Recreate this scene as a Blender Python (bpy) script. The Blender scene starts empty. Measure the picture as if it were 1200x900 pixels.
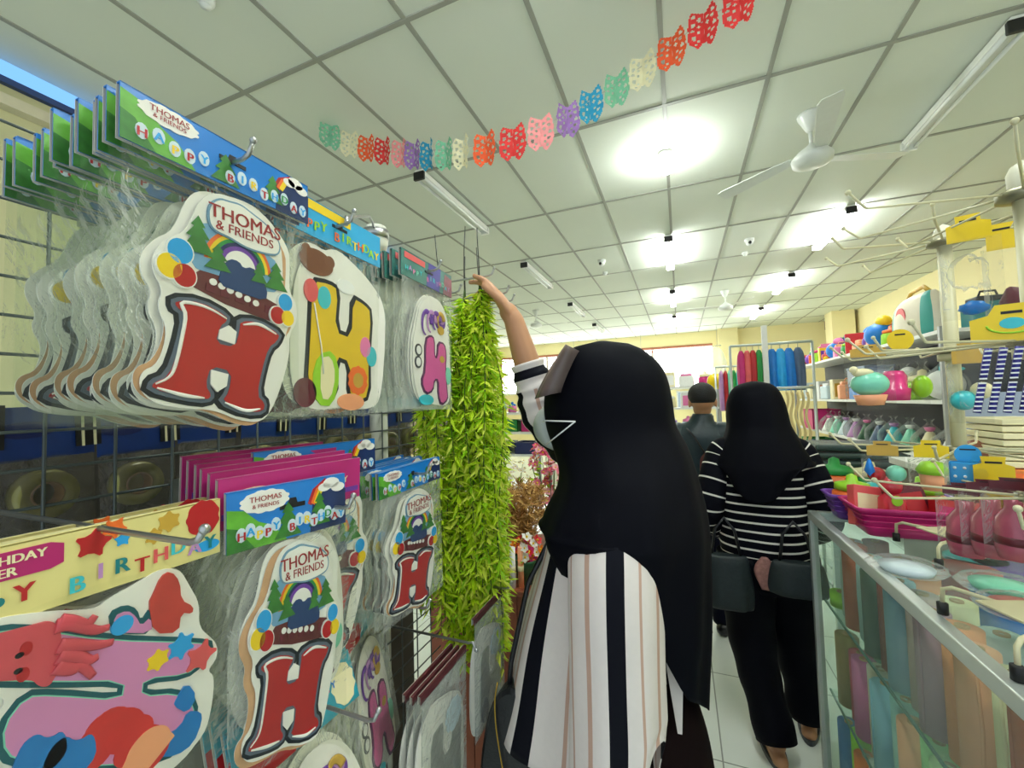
import bpy, bmesh, math, random
from mathutils import Vector, Matrix, noise
random.seed(7)
V = Vector
C = bpy.context.scene.collection
PI = math.pi
# ------------------------------------------------------------------ camera
F = 485.0
CAM = V((0, 0, 1.5))
yc = V((197, -16, -F)).normalized()
xc = V((1200, 55, F)); xc = (xc - xc.dot(yc) * yc).normalized()
zc = xc.cross(yc)
RM = Matrix((xc, yc, zc))            # camera -> world
cam = bpy.data.cameras.new('camera'); co = bpy.data.objects.new('camera', cam); C.objects.link(co)
cam.sensor_width = 36; cam.sensor_fit = 'HORIZONTAL'; cam.lens = F / 1200 * 36; cam.clip_start = .02
co.matrix_world = Matrix.Translation(CAM) @ RM.to_4x4()
bpy.context.scene.camera = co

def px(x, y, ax, val):
    """point of the world seen at a photo pixel, on the plane axis = val"""
    d = RM @ V((x - 600, 450 - y, -F))
    i = 'xyz'.index(ax)
    return CAM + d * ((val - CAM[i]) / d[i])

# ------------------------------------------------------------------ materials
def lin(c):
    return tuple(((x / 255 / 12.92) if x / 255 <= .04045 else ((x / 255 + .055) / 1.055) ** 2.4) for x in c)
MATS = {}
def _nodes(name):
    m = bpy.data.materials.new(name); m.use_nodes = True
    nt = m.node_tree; nt.nodes.clear()
    return m, nt, nt.nodes.new, nt.links.new
def mat(name, col, rough=.5, metal=0., var=.06, scale=25., bump=0., trans=0., sss=0., spec=.5, coat=0.):
    if name in MATS: return MATS[name]
    m, nt, N, L = _nodes(name)
    out = N('ShaderNodeOutputMaterial'); p = N('ShaderNodeBsdfPrincipled')
    c = lin(col)
    tc = N('ShaderNodeTexCoord'); nz = N('ShaderNodeTexNoise'); nz.inputs['Scale'].default_value = scale; nz.inputs['Detail'].default_value = 4
    L(tc.outputs['Object'], nz.inputs['Vector'])
    mx = N('ShaderNodeMix'); mx.data_type = 'RGBA'
    mx.inputs[6].default_value = tuple(x * (1 - var) for x in c) + (1,)
    mx.inputs[7].default_value = tuple(min(1, x * (1 + var)) for x in c) + (1,)
    L(nz.outputs['Fac'], mx.inputs[0]); L(mx.outputs[2], p.inputs['Base Color'])
    p.inputs['Roughness'].default_value = rough; p.inputs['Metallic'].default_value = metal
    p.inputs['Specular IOR Level'].default_value = spec
    p.inputs['Coat Weight'].default_value = coat
    if trans: p.inputs['Transmission Weight'].default_value = trans
    if bump:
        b = N('ShaderNodeBump'); b.inputs['Strength'].default_value = bump; b.inputs['Distance'].default_value = .01
        L(nz.outputs['Fac'], b.inputs['Height']); L(b.outputs['Normal'], p.inputs['Normal'])
    if sss:      # thin leaf / cloth: let some light through
        t = N('ShaderNodeBsdfTranslucent'); L(mx.outputs[2], t.inputs['Color'])
        ms = N('ShaderNodeMixShader'); ms.inputs[0].default_value = sss
        L(p.outputs[0], ms.inputs[1]); L(t.outputs[0], ms.inputs[2]); L(ms.outputs[0], out.inputs[0])
    else: L(p.outputs[0], out.inputs[0])
    MATS[name] = m; return m
def film(name, tint=(255, 255, 255), opac=.06, rough=.12, bump=.5, scale=18., body=(235, 238, 235), edge=.55):
    """thin clear plastic or glass sheet: see-through with a gloss that grows at grazing angles"""
    if name in MATS: return MATS[name]
    m, nt, N, L = _nodes(name)
    out = N('ShaderNodeOutputMaterial'); t = N('ShaderNodeBsdfTransparent'); p = N('ShaderNodeBsdfPrincipled')
    t.inputs[0].default_value = lin(tint) + (1,)
    p.inputs['Base Color'].default_value = lin(body) + (1,); p.inputs['Roughness'].default_value = rough
    p.inputs['Specular IOR Level'].default_value = 1.
    lw = N('ShaderNodeLayerWeight'); lw.inputs['Blend'].default_value = .25
    mm = N('ShaderNodeMath'); mm.operation = 'MULTIPLY_ADD'; mm.inputs[1].default_value = edge; mm.inputs[2].default_value = opac
    L(lw.outputs['Fresnel'], mm.inputs[0])
    if bump:
        tc = N('ShaderNodeTexCoord'); nz = N('ShaderNodeTexNoise'); nz.inputs['Scale'].default_value = scale; nz.inputs['Detail'].default_value = 5
        nz.inputs['Distortion'].default_value = 1.5
        b = N('ShaderNodeBump'); b.inputs['Strength'].default_value = bump; b.inputs['Distance'].default_value = .02
        L(tc.outputs['Object'], nz.inputs['Vector']); L(nz.outputs['Fac'], b.inputs['Height'])
        L(b.outputs['Normal'], p.inputs['Normal']); L(b.outputs['Normal'], lw.inputs['Normal'])
    ms = N('ShaderNodeMixShader'); L(mm.outputs[0], ms.inputs[0]); L(t.outputs[0], ms.inputs[1]); L(p.outputs[0], ms.inputs[2])
    L(ms.outputs[0], out.inputs[0]); MATS[name] = m; return m
def glow(name, col, s):
    if name in MATS: return MATS[name]
    m, nt, N, L = _nodes(name)
    out = N('ShaderNodeOutputMaterial'); e = N('ShaderNodeEmission'); e.inputs[0].default_value = lin(col) + (1,); e.inputs[1].default_value = s
    L(e.outputs[0], out.inputs[0]); MATS[name] = m; return m
def tilemat(name, col, line, sx, sy, ox, oy, w, rough, ax=('X', 'Y'), var=.05):
    """tiles with thin joints, from object coordinates"""
    m, nt, N, L = _nodes(name)
    out = N('ShaderNodeOutputMaterial'); p = N('ShaderNodeBsdfPrincipled'); tc = N('ShaderNodeTexCoord'); sp = N('ShaderNodeSeparateXYZ')
    L(tc.outputs['Object'], sp.inputs[0]); masks = []
    for a, s, o in ((ax[0], sx, ox), (ax[1], sy, oy)):
        ad = N('ShaderNodeMath'); ad.operation = 'SUBTRACT'; ad.inputs[1].default_value = o; L(sp.outputs[a], ad.inputs[0])
        pp = N('ShaderNodeMath'); pp.operation = 'PINGPONG'; pp.inputs[1].default_value = s / 2; L(ad.outputs[0], pp.inputs[0])
        lt = N('ShaderNodeMath'); lt.operation = 'LESS_THAN'; lt.inputs[1].default_value = w / 2; L(pp.outputs[0], lt.inputs[0]); masks.append(lt)
    mx = N('ShaderNodeMath'); mx.operation = 'MAXIMUM'; L(masks[0].outputs[0], mx.inputs[0]); L(masks[1].outputs[0], mx.inputs[1])
    nz = N('ShaderNodeTexNoise'); nz.inputs['Scale'].default_value = 3; L(tc.outputs['Object'], nz.inputs['Vector'])
    c = lin(col); m1 = N('ShaderNodeMix'); m1.data_type = 'RGBA'
    m1.inputs[6].default_value = tuple(x * (1 - var) for x in c) + (1,); m1.inputs[7].default_value = tuple(min(1, x * (1 + var)) for x in c) + (1,)
    L(nz.outputs['Fac'], m1.inputs[0])
    m2 = N('ShaderNodeMix'); m2.data_type = 'RGBA'; m2.inputs[7].default_value = lin(line) + (1,)
    L(mx.outputs[0], m2.inputs[0]); L(m1.outputs[2], m2.inputs[6]); L(m2.outputs[2], p.inputs['Base Color'])
    p.inputs['Roughness'].default_value = rough; L(p.outputs[0], out.inputs[0]); MATS[name] = m; return m
PAL = dict(white=(240, 240, 236), black=(14, 14, 18), red=(178, 28, 34), blue=(24, 120, 205), sky=(40, 160, 225), navy=(20, 34, 90), yellow=(240, 205, 30),
           lime=(150, 205, 40), green=(30, 140, 60), dgreen=(18, 80, 45), teal=(20, 120, 125), orange=(235, 110, 40), pink=(225, 120, 170), magenta=(190, 30, 110),
           purple=(110, 60, 160), brown=(120, 70, 40), kraft=(190, 140, 90), cream=(236, 226, 180), grey=(130, 134, 136), dgrey=(60, 64, 68), peach=(240, 165, 120),
           coral=(220, 90, 90), lilac=(190, 140, 195), mint=(130, 215, 185), skin=(184, 134, 96), maroon=(95, 20, 35), turq=(60, 190, 200), pale=(205, 222, 230),
           slate=(70, 90, 120), gold=(200, 160, 60))
def K(n, rough=.45):
    return mat('paint_' + n + ('' if rough == .45 else '_%d' % (rough * 100)), PAL[n], rough)

# ------------------------------------------------------------------ mesh builder
_txt = {}
def text_tris(s, bold):
    k = s
    if k not in _txt:
        cu = bpy.data.curves.new('t', 'FONT'); cu.body = s; cu.size = 1; cu.align_x = 'CENTER'; cu.align_y = 'CENTER'; cu.resolution_u = 3
        ob = bpy.data.objects.new('t', cu); C.objects.link(ob)
        me = bpy.data.meshes.new_from_object(ob.evaluated_get(bpy.context.evaluated_depsgraph_get()))
        _txt[k] = ([v.co.copy() for v in me.vertices], [tuple(p.vertices) for p in me.polygons])
        bpy.data.objects.remove(ob); bpy.data.curves.remove(cu); bpy.data.meshes.remove(me)
    return _txt[k]
class MB:
    def __init__(s): s.bm = bmesh.new(); s.mats = []
    def mi(s, m):
        if m not in s.mats: s.mats.append(m)
        return s.mats.index(m)
    def face(s, vs, m, sm=False):
        try: f = s.bm.faces.new(vs)
        except ValueError: return None
        f.material_index = s.mi(m); f.smooth = sm; return f
    def _tag(s, geom, m, M=None, sm=False):
        vs = [g for g in geom if isinstance(g, bmesh.types.BMVert)]
        if M is not None: bmesh.ops.transform(s.bm, matrix=M, verts=vs)
        i = s.mi(m)
        for f in {f for v in vs for f in v.link_faces}: f.material_index = i; f.smooth = sm
        return vs
    def box(s, c, d, m, rz=0, M=None, bev=0):
        r = bmesh.ops.create_cube(s.bm, size=1)
        T = Matrix.Translation(V(c)) @ (M or Matrix.Rotation(rz, 4, 'Z')) @ Matrix.Diagonal((*d, 1))
        vs = s._tag(r['verts'], m, T)
        if bev:
            es = list({e for v in vs for e in v.link_edges})
            r2 = bmesh.ops.bevel(s.bm, geom=es, offset=bev, segments=2, affect='EDGES', profile=.5)
            for f in r2['faces']: f.material_index = s.mi(m)
        return s
    def sph(s, c, r, m, seg=14, M=None, lump=0, sd=0):
        if not hasattr(r, '__len__'): r = (r, r, r)
        g = bmesh.ops.create_uvsphere(s.bm, u_segments=seg, v_segments=max(6, seg * 2 // 3), radius=1)
        if lump:
            for v in g['verts']: v.co *= 1 + lump * noise.noise(v.co * 2.3 + V((sd, sd * .7, 0)))
        s._tag(g['verts'], m, Matrix.Translation(V(c)) @ (M or Matrix()) @ Matrix.Diagonal((*r, 1)), True); return s
    def prism(s, pts, z0, z1, m, M=None, side=None):
        M = M or Matrix()
        lo = [s.bm.verts.new(M @ V((p[0], p[1], z0))) for p in pts]; hi = [s.bm.verts.new(M @ V((p[0], p[1], z1))) for p in pts]
        n = len(pts); area = sum(pts[i][0] * pts[(i + 1) % n][1] - pts[(i + 1) % n][0] * pts[i][1] for i in range(n))
        if area < 0: lo.reverse(); hi.reverse()
        s.face(hi, m); s.face(lo[::-1], side or m)
        for i in range(n): s.face([lo[i], lo[(i + 1) % n], hi[(i + 1) % n], hi[i]], side or m)
        return s
    def tube(s, pts, r, m, seg=8, cap=True, flat=1., matfn=None, up=None):
        pts = [V(p) for p in pts]; n = len(pts)
        rs = list(r) if hasattr(r, '__len__') else [r] * n
        rings = []; prev = None
        for i, p in enumerate(pts):
            d = (pts[min(i + 1, n - 1)] - pts[max(i - 1, 0)]).normalized()
            if prev is None:
                a = V(up) if up else (V((0, 0, 1)) if abs(d.z) < .9 else V((1, 0, 0)))
            else: a = prev
            u = (a - d * a.dot(d)).normalized(); w = d.cross(u); prev = u
            rings.append([s.bm.verts.new(p + (u * math.cos(t) * flat + w * math.sin(t)) * rs[i]) for t in (2 * PI * k / seg for k in range(seg))])
        for i in range(n - 1):
            for k in range(seg):
                s.face([rings[i][k], rings[i][(k + 1) % seg], rings[i + 1][(k + 1) % seg], rings[i + 1][k]], matfn(i, k) if matfn else m, True)
        if cap: s.face(rings[0][::-1], matfn(0, 0) if matfn else m); s.face(rings[-1], matfn(n - 2, 0) if matfn else m)
        return s
    def limb(s, pts, rs, m, seg=12, flat=1.):
        s.tube(pts, rs, m, seg, flat=flat)
        for p, r in zip(pts, rs): s.sph(p, r, m, seg)
        return s
    def loft(s, rings, m, cap=(True, True), matfn=None, sm=True):
        R = [[s.bm.verts.new(p) for p in r] for r in rings]; n = len(R[0])
        for i in range(len(R) - 1):
            for k in range(n):
                s.face([R[i][k], R[i][(k + 1) % n], R[i + 1][(k + 1) % n], R[i + 1][k]], matfn(i, k) if matfn else m, sm)
        if cap[0]: s.face(R[0][::-1], matfn(0, 0) if matfn else m)
        if cap[1]: s.face(R[-1], matfn(len(R) - 2, 0) if matfn else m)
        return s
    def lathe(s, prof, m, c=(0, 0, 0), seg=16, M=None, matfn=None):
        T = Matrix.Translation(V(c)) @ (M or Matrix())
        return s.loft([[T @ V((r * math.cos(2 * PI * k / seg), r * math.sin(2 * PI * k / seg), z)) for k in range(seg)] for r, z in prof], m, matfn=matfn)
    def text(s, t, size, m, M, bold=.02, th=.0004):
        vs, fs = text_tris(t, bold)
        for sh in (-bold, 0, bold):
            nv = [s.bm.verts.new(M @ V(((v.x + sh) * size, v.y * size, th + sh * 1e-4))) for v in vs]
            for f in fs: s.face([nv[i] for i in f], m)
        return s
    def build(s, name, parent=None, base=False, kind=None, world=False, label=None):
        bm = s.bm
        if world and parent is not None: bmesh.ops.transform(bm, matrix=parent.matrix_basis.inverted(), verts=bm.verts)
        off = None
        if base and bm.verts:
            xs = [v.co for v in bm.verts]
            off = V(((min(v.x for v in xs) + max(v.x for v in xs)) / 2, (min(v.y for v in xs) + max(v.y for v in xs)) / 2, min(v.z for v in xs)))
            bmesh.ops.translate(bm, vec=-off, verts=bm.verts)
        bmesh.ops.recalc_face_normals(bm, faces=bm.faces)
        me = bpy.data.meshes.new(name); bm.to_mesh(me); bm.free()
        for m in s.mats: me.materials.append(m)
        o = bpy.data.objects.new(name, me); C.objects.link(o)
        if off: o.location = off
        if parent is not None: o.parent = parent
        if kind: o['kind'] = kind
        if label: o['label'] = label
        return o
def tag(o, label, cat, group=None):
    o['label'] = label; o['category'] = cat
    if group: o['group'] = group
    return o
def thing(name, label, cat, loc=(0, 0, 0), rz=0, group=None, M=None):
    o = bpy.data.objects.new(name, None); C.objects.link(o); o.empty_display_size = .05
    o.matrix_basis = M if M is not None else Matrix.Translation(V(loc)) @ Matrix.Rotation(rz, 4, 'Z')
    return tag(o, label, cat, group)
def struct(name, mb, parent=None):
    return mb.build(name, parent, kind='structure')
def dup(root, M, label, group=None, skip=()):
    r = root.copy(); C.objects.link(r); r.matrix_basis = M; r['label'] = label
    if group: r['group'] = group
    for ch in list(root.children):
        if ch.name.split('.')[0] in skip: continue
        c = ch.copy(); C.objects.link(c); c.parent = r
        for g in list(ch.children):
            d = g.copy(); C.objects.link(d); d.parent = c
    return r
def ORD(i):
    w = ['frontmost', 'second', 'third', 'fourth', 'fifth', 'sixth', 'seventh', 'eighth', 'ninth', 'tenth', 'eleventh', 'twelfth', 'thirteenth', 'fourteenth', 'fifteenth',
         'sixteenth', 'seventeenth', 'eighteenth', 'nineteenth', 'twentieth']
    return w[i]
def NTH(i): return 'first' if i == 0 else ORD(i)
def offset(pts, d):
    n = len(pts); area = sum(pts[i][0] * pts[(i + 1) % n][1] - pts[(i + 1) % n][0] * pts[i][1] for i in range(n)); sg = 1 if area > 0 else -1
    out = []
    for i in range(n):
        a, b, c = V(pts[i - 1]), V(pts[i]), V(pts[(i + 1) % n])
        e1 = (b - a).normalized(); e2 = (c - b).normalized()
        n1 = V((e1.y, -e1.x)) * sg; n2 = V((e2.y, -e2.x)) * sg
        k = n1 + n2; k = k / max(.55, k.length_squared / 2)
        out.append(tuple(b + k * d))
    return out
def smooth2(pts, it=2):
    for _ in range(it):
        q = []
        for i in range(len(pts)):
            a, b = pts[i], pts[(i + 1) % len(pts)]
            q += [(a[0] * .75 + b[0] * .25, a[1] * .75 + b[1] * .25), (a[0] * .25 + b[0] * .75, a[1] * .25 + b[1] * .75)]
        pts = q
    return pts
def ell(cx, cy, rx, ry, n=18, rot=0, bumps=0, amp=.1):
    o = []
    for k in range(n):
        t = 2 * PI * k / n; q = 1 + (amp * abs(math.sin(t * bumps / 2)) if bumps else 0)
        x, y = rx * q * math.cos(t), ry * q * math.sin(t)
        o.append((cx + x * math.cos(rot) - y * math.sin(rot), cy + x * math.sin(rot) + y * math.cos(rot)))
    return o
def star(cx, cy, r, n=5, inner=.5, rot=0):
    return smooth2([(cx + (r if k % 2 == 0 else r * inner) * math.sin(rot + PI * k / n), cy + (r if k % 2 == 0 else r * inner) * math.cos(rot + PI * k / n)) for k in range(2 * n)], 1)
def catmull(keys, n):
    """keys: equal-length tuples, first item the parameter; n dense samples"""
    ts = [k[0] for k in keys]; out = []
    for q in range(n):
        t = ts[0] + (ts[-1] - ts[0]) * q / (n - 1)
        i = max(j for j in range(len(ts) - 1) if (ts[j] <= t if ts[-1] > ts[0] else ts[j] >= t)) if q else 0
        u = (t - ts[i]) / (ts[i + 1] - ts[i]); row = [t]
        for c in range(1, len(keys[0])):
            p1, p2 = keys[i][c], keys[i + 1][c]; h = ts[i + 1] - ts[i]
            m1 = (p2 - keys[i - 1][c]) / (ts[i + 1] - ts[i - 1]) * h if i > 0 else p2 - p1
            m2 = (keys[i + 2][c] - p1) / (ts[i + 2] - ts[i]) * h if i + 2 < len(keys) else p2 - p1
            row.append((2 * u**3 - 3 * u**2 + 1) * p1 + (u**3 - 2 * u**2 + u) * m1 + (-2 * u**3 + 3 * u**2) * p2 + (u**3 - u**2) * m2)
        out.append(row)
    return out
def zloft(mb, keys, n, seg, m, matfn=None, fold=0., folds=9, rot=0., warp=None, cap=(True, True), sd=0.):
    """keys (z, cx, cy, rx, ry): horizontal elliptical rings, with cloth folds that deepen downwards"""
    rings = []; zs = keys[0][0], keys[-1][0]
    for row in catmull(keys, n):
        z, cx, cy, rx, ry = row; f = abs((z - zs[0]) / (zs[1] - zs[0])); r = []
        for k in range(seg):
            t = 2 * PI * k / seg
            w = 1 + fold * f * (.6 * math.sin(folds * t + sd + 2 * f) + .8 * noise.noise(V((math.cos(t) * 2, math.sin(t) * 2, z * 5 + sd))))
            x, y = rx * w * math.cos(t), ry * w * math.sin(t)
            p = V((cx + x * math.cos(rot) - y * math.sin(rot), cy + x * math.sin(rot) + y * math.cos(rot), z))
            r.append(warp(p, t) if warp else p)
        rings.append(r)
    mb.loft(rings, m, cap, matfn); return mb
def remesh(mb, name, voxel, m, parent, it=6):
    """fuse overlapping closed pieces into one continuous skin"""
    me = bpy.data.meshes.new('tmp'); bmesh.ops.recalc_face_normals(mb.bm, faces=mb.bm.faces); mb.bm.to_mesh(me); mb.bm.free()
    o = bpy.data.objects.new('tmp', me); C.objects.link(o)
    a = o.modifiers.new('r', 'REMESH'); a.mode = 'VOXEL'; a.voxel_size = voxel; a.use_smooth_shade = True
    b = o.modifiers.new('s', 'SMOOTH'); b.iterations = it; b.factor = .5
    r = bpy.data.meshes.new_from_object(o.evaluated_get(bpy.context.evaluated_depsgraph_get()))
    bpy.data.objects.remove(o); bpy.data.meshes.remove(me); r.name = name
    r.materials.clear(); r.materials.append(m)
    for p in r.polygons: p.use_smooth = True; p.material_index = 0
    ob = bpy.data.objects.new(name, r); C.objects.link(ob); ob.parent = parent
    r.transform(parent.matrix_basis.inverted()); return ob
# ------------------------------------------------------------------ people
SKIN = mat('skin', PAL['skin'], .5, var=.05)
def hand(mb, W, d, nrm, curls, m, s=1., thumb=(.5, -.8, .35), tcurl=.3, hs=1):
    d = V(d).normalized(); nrm = V(nrm); nrm = (nrm - d * nrm.dot(d)).normalized(); side = d.cross(nrm) * hs
    T = Matrix((side, d, nrm)).transposed().to_4x4()
    mb.sph(W + d * .047 * s, (.040 * s, .054 * s, .0155 * s), m, 14, T)
    mb.limb([W - d * .008 * s, W + d * .025 * s], [.0235 * s, .0235 * s], m, 10)
    for i, (L, c) in enumerate(zip((.070, .078, .073, .058), curls)):
        p = W + d * (.083 - abs(i - 1.3) * .004) * s + side * (i - 1.5) * .0195 * s; pts = [p - d * .03 * s, p]; a = 0
        for k, fr in enumerate((.45, .3, .25)):
            a += c * (.8 if k == 0 else 1.1)
            p = p + (d * math.cos(a) + nrm * math.sin(a)) * L * fr * s; pts.append(p)
        mb.limb(pts, [.009 * s, .0092 * s, .0086 * s, .0078 * s, .0068 * s], m, 8)
    q = W + d * .022 * s - side * .026 * s; t = (d * thumb[0] + side * thumb[1] + nrm * thumb[2]).normalized(); t2 = (t + nrm * tcurl + d * .35).normalized()
    mb.limb([q + side * .012 * s, q + t * .034 * s, q + t * .034 * s + t2 * .028 * s, q + t * .034 * s + t2 * .05 * s], [.0125 * s, .0105 * s, .009 * s, .0072 * s], m, 8)
def leg(mb, hip, knee, ankle, toe_dir, m, s=1.):
    hip, knee, ankle = V(hip), V(knee), V(ankle); t = V(toe_dir).normalized()
    mb.limb([hip, hip.lerp(knee, .5), knee, knee.lerp(ankle, .3), ankle], [.078 * s, .068 * s, .05 * s, .052 * s, .033 * s], m, 14)
    f = V((ankle.x, ankle.y, .03))
    mb.limb([f - t * .035, f + t * .06, f + t * .145], [.03, .032, .024], m, 10)
def torso(mb, c, rot, top, m, s=1.):
    """hips to neck; c = xy of the spine, top = z of the neck root"""
    k = top
    zloft(mb, [(k - .62, *c, .09 * s, .07 * s), (k - .57, *c, .158 * s, .105 * s), (k - .48, *c, .162 * s, .11 * s), (k - .33, *c, .128 * s, .09 * s), (k - .16, *c, .15 * s, .105 * s),
               (k - .05, *c, .165 * s, .085 * s), (k, *c, .07, .06), (k + .08, *c, .05, .052)], 26, 20, m, rot=rot)
def head(mb, c, fwd, m, tilt=0):
    c = V(c); f = V(fwd).normalized(); up = V((0, 0, 1)); s = f.cross(up)
    T = Matrix((s, f, up)).transposed().to_4x4()
    mb.sph(c + up * .02, (.074, .092, .088), m, 20, T)
    mb.sph(c - up * .045 + f * .022, (.055, .066, .065), m, 16, T)
    mb.limb([c + f * .086 + up * .005, c + f * .108 - up * .03], [.008, .0135], m, 8)
    mb.sph(c + f * .082 - up * .062, (.024, .012, .009), m, 8, T)
    for q in (-1, 1):
        mb.sph(c + s * .076 * q - f * .012 - up * .012, (.009, .02, .031), m, 8, T)
        mb.sph(c + s * .03 * q + f * .078 + up * .024, (.022, .012, .007), m, 8, T)
def eyes(c, fwd, parent):
    c = V(c); f = V(fwd).normalized(); s = f.cross(V((0, 0, 1)))
    for q in (-1, 1):
        e = MB(); e.sph(c + s * .031 * q + f * .082 + V((0, 0, .008)), .011, K('white', .2), 10); e.sph(c + s * .031 * q + f * .09 + V((0, 0, .008)), .0062, K('black', .2), 8)
        e.build('eye', parent, world=True)
BLK = mat('black_cloth', (4, 5, 13), .7, var=.25, scale=60, spec=.09)
SKIRT = mat('dark_skirt_cloth', (20, 8, 8), .9, var=.3, scale=120, spec=.12)
WHT = mat('white_cloth', (226, 216, 208), .75, var=.04, scale=80); BEI = mat('beige_stripe_cloth', (196, 160, 140), .75)
INK = mat('navy_stripe_cloth', (8, 9, 20), .75, spec=.15)

# --- woman reaching for the vine: stands side-on, facing the rack (-x)
w1 = thing('person', 'woman in long black headscarf and striped shirt reaching up to the green vine', 'person', (-.17, .97, 0))
mb = MB(); fw = V((-.93, .36, 0)); hc = V((-.175, .955, 1.50))
head(mb, hc, fw, SKIN); torso(mb, (-.16, .965), PI / 2 - .37, 1.335, SKIN)
S = V((-.19, 1.09, 1.30)); W = px(602, 375, 'y', 1.0); E = V((-.335, 1.035, 1.47))
mb.limb([V((-.165, 1.03, 1.27)), S, S.lerp(E, .6), E, E.lerp(W, .3), E.lerp(W, .65), W], [.062, .05, .043, .038, .038, .0335, .0262], SKIN, 14)
hand(mb, W, (-.52, .05, .80), (-.78, -.25, -.5), (.2, .32, .6, .75), SKIN, 1.08, thumb=(1.05, -.12, .1), tcurl=.3, hs=-1)
S2 = V((-.14, .84, 1.28)); E2 = V((-.12, .79, 1.0)); W2 = V((-.16, .76, .77))
mb.limb([V((-.15, .90, 1.27)), S2, S2.lerp(E2, .6), E2, E2.lerp(W2, .35), W2], [.06, .05, .043, .036, .036, .024], SKIN, 14)
hand(mb, W2, (-.25, -.02, -1), (-.3, .9, 0), (.3, .35, .4, .45), SKIN, .92)
for q in (-1, 1): leg(mb, (-.17, .965 + .085 * q, .80), (-.185, .965 + .085 * q, .45), (-.16, .965 + .09 * q, .075), (-1, .2 * q, 0), SKIN)
remesh(mb, 'body', .0042, SKIN, w1, 5)
eyes(hc, fw, w1)
# headscarf: front hem rises, the back falls to the hips
def warp1(p, t):
    if p.z < 1.24:
        d = 1.24 - p.z; b = max(0, math.cos(t - .12)); b = min(1, b * 1.5); near = max(0, -math.sin(t))
        p.z = 1.24 - d * (b * (1 - .35 * near) + (1 - b) * .2 * (1 + .3 * math.sin(5 * t)))
        if b > .3: p.x += (.0) * d
    return p
h = MB()
zloft(h, [(1.634, -.162, .955, .012, .012), (1.628, -.162, .955, .05, .045), (1.605, -.162, .955, .095, .078), (1.56, -.158, .955, .128, .1), (1.50, -.158, .955, .142, .112), (1.44, -.153, .958, .143, .118), (1.395, -.135, .955, .145, .13),
          (1.33, -.118, .95, .145, .165), (1.24, -.13, .945, .172, .2), (1.15, -.135, .945, .176, .2), (1.0, -.13, .95, .165, .19), (.86, -.13, .955, .155, .175)], 70, 72, BLK, fold=.055, folds=11, warp=warp1, cap=(True, False))
sc = h.build('headscarf', w1, world=True, label='long plain black headscarf')
sc.modifiers.new('thick', 'SOLIDIFY').thickness = .003
# sheer pale peak under the scarf
SHEER = film('sheer_grey_mesh', (150, 130, 125), .42, .4, 0, body=(150, 132, 128), edge=.3)
v = MB(); rows = []
for i in range(9):
    u = i / 8; rows.append([])
    for j in range(7):
        w = j / 6
        a = px(622 + 38 * u, 468 - 66 * u ** .8, 'y', .87 - .05 * (1 - abs(2 * w - 1)))
        b = px(668 + 8 * u, 456 - 46 * u, 'y', .835)
        rows[-1].append(a.lerp(b, .05 + .9 * w) + V((0, .16 * (w - .3) ** 2, 0)))
vv = [[v.bm.verts.new(p) for p in r] for r in rows]
for i in range(8):
    for j in range(6): v.face([vv[i][j], vv[i + 1][j], vv[i + 1][j + 1], vv[i][j + 1]], SHEER, True)
o = v.build('cap_peak', w1, world=True, label='sheer grey mesh cap peak'); o.modifiers.new('t', 'SOLIDIFY').thickness = .0015
# face mask and its ear straps
k = MB(); MK = mat('mask_cloth', (176, 184, 176), .7)
zloft(k, [(1.49, -0.294, .975, .014, .04), (1.475, -0.303, .975, .022, .055), (1.45, -0.308, .975, .03, .06), (1.42, -0.305, .972, .03, .056), (1.395, -0.292, .968, .022, .045), (1.385, -0.281, .965, .012, .03)], 20, 24, MK, rot=.37 + PI)
ms = k.build('face_mask', w1, world=True, label='pale grey face mask')
st = MB(); q0, q1 = px(640, 493, 'y', .865), px(674, 494, 'y', .838); q2 = px(650, 513, 'y', .868)
st.tube([px(636, 494, 'y', .90), q0, q1], .0016, K('white'), 6); st.tube([q1, q2, px(640, 521, 'y', .905)], .0016, K('white'), 6)
st.build('ear_strap', ms); [setattr(ms.children[0], 'matrix_parent_inverse', w1.matrix_basis.inverted())]
# shirt: body with slanting stripes, the raised sleeve and the hanging sleeve
def stripes(seq, n):
    tot = sum(w for w, _ in seq); lst = []
    for kk in range(n):
        x = (kk + .5) / n * tot; a = 0
        for w, m in seq:
            a += w
            if x < a: lst.append(m); break
    return lst
SEQ = [(2.6, WHT), (.4, BEI), (1.6, WHT), (.4, BEI), (1.4, WHT), (1.8, INK)]
sh = MB(); lst = stripes(SEQ * 6, 144)
def warp2(p, t): p.x -= max(0, 1.18 - p.z) * .16 * max(0, -math.cos(t)); return p
zloft(sh, [(1.345, -.165, .965, .07, .075), (1.32, -.165, .965, .10, .15), (1.25, -.17, .965, .12, .17), (1.1, -.185, .965, .135, .165), (.95, -.195, .965, .15, .17), (.82, -.2, .965, .16, .175), (.76, -.205, .965, .163, .178)], 40, 144, WHT,
      matfn=lambda i, kk: lst[kk], fold=.06, folds=8, warp=warp2, cap=(True, False))
so = sh.build('shirt', w1, world=True, label='white shirt with black vertical stripes'); so.modifiers.new('t', 'SOLIDIFY').thickness = .002
ra = MB(); cuff = W.lerp(E, .46); base = [S + V((.03, -.03, -.03)), S, S.lerp(E, .55), E, E.lerp(cuff, .5), cuff]
den = [V(r[1:]) for r in catmull([(i, *p) for i, p in enumerate(base)], 60)]
n_ = len(den); wid = [.085 - .043 * (i / 59) ** .8 + .0025 * math.sin(i * 1.1) for i in range(n_)]
def rmat(i, kk):
    if i > 55: return WHT
    if i > 51: return INK
    if i > 46: return WHT
    return INK if kk % 12 < 3 else (BEI if kk % 12 == 7 else WHT)
ra.tube(den, wid, WHT, 36, cap=False, matfn=rmat)
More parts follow.
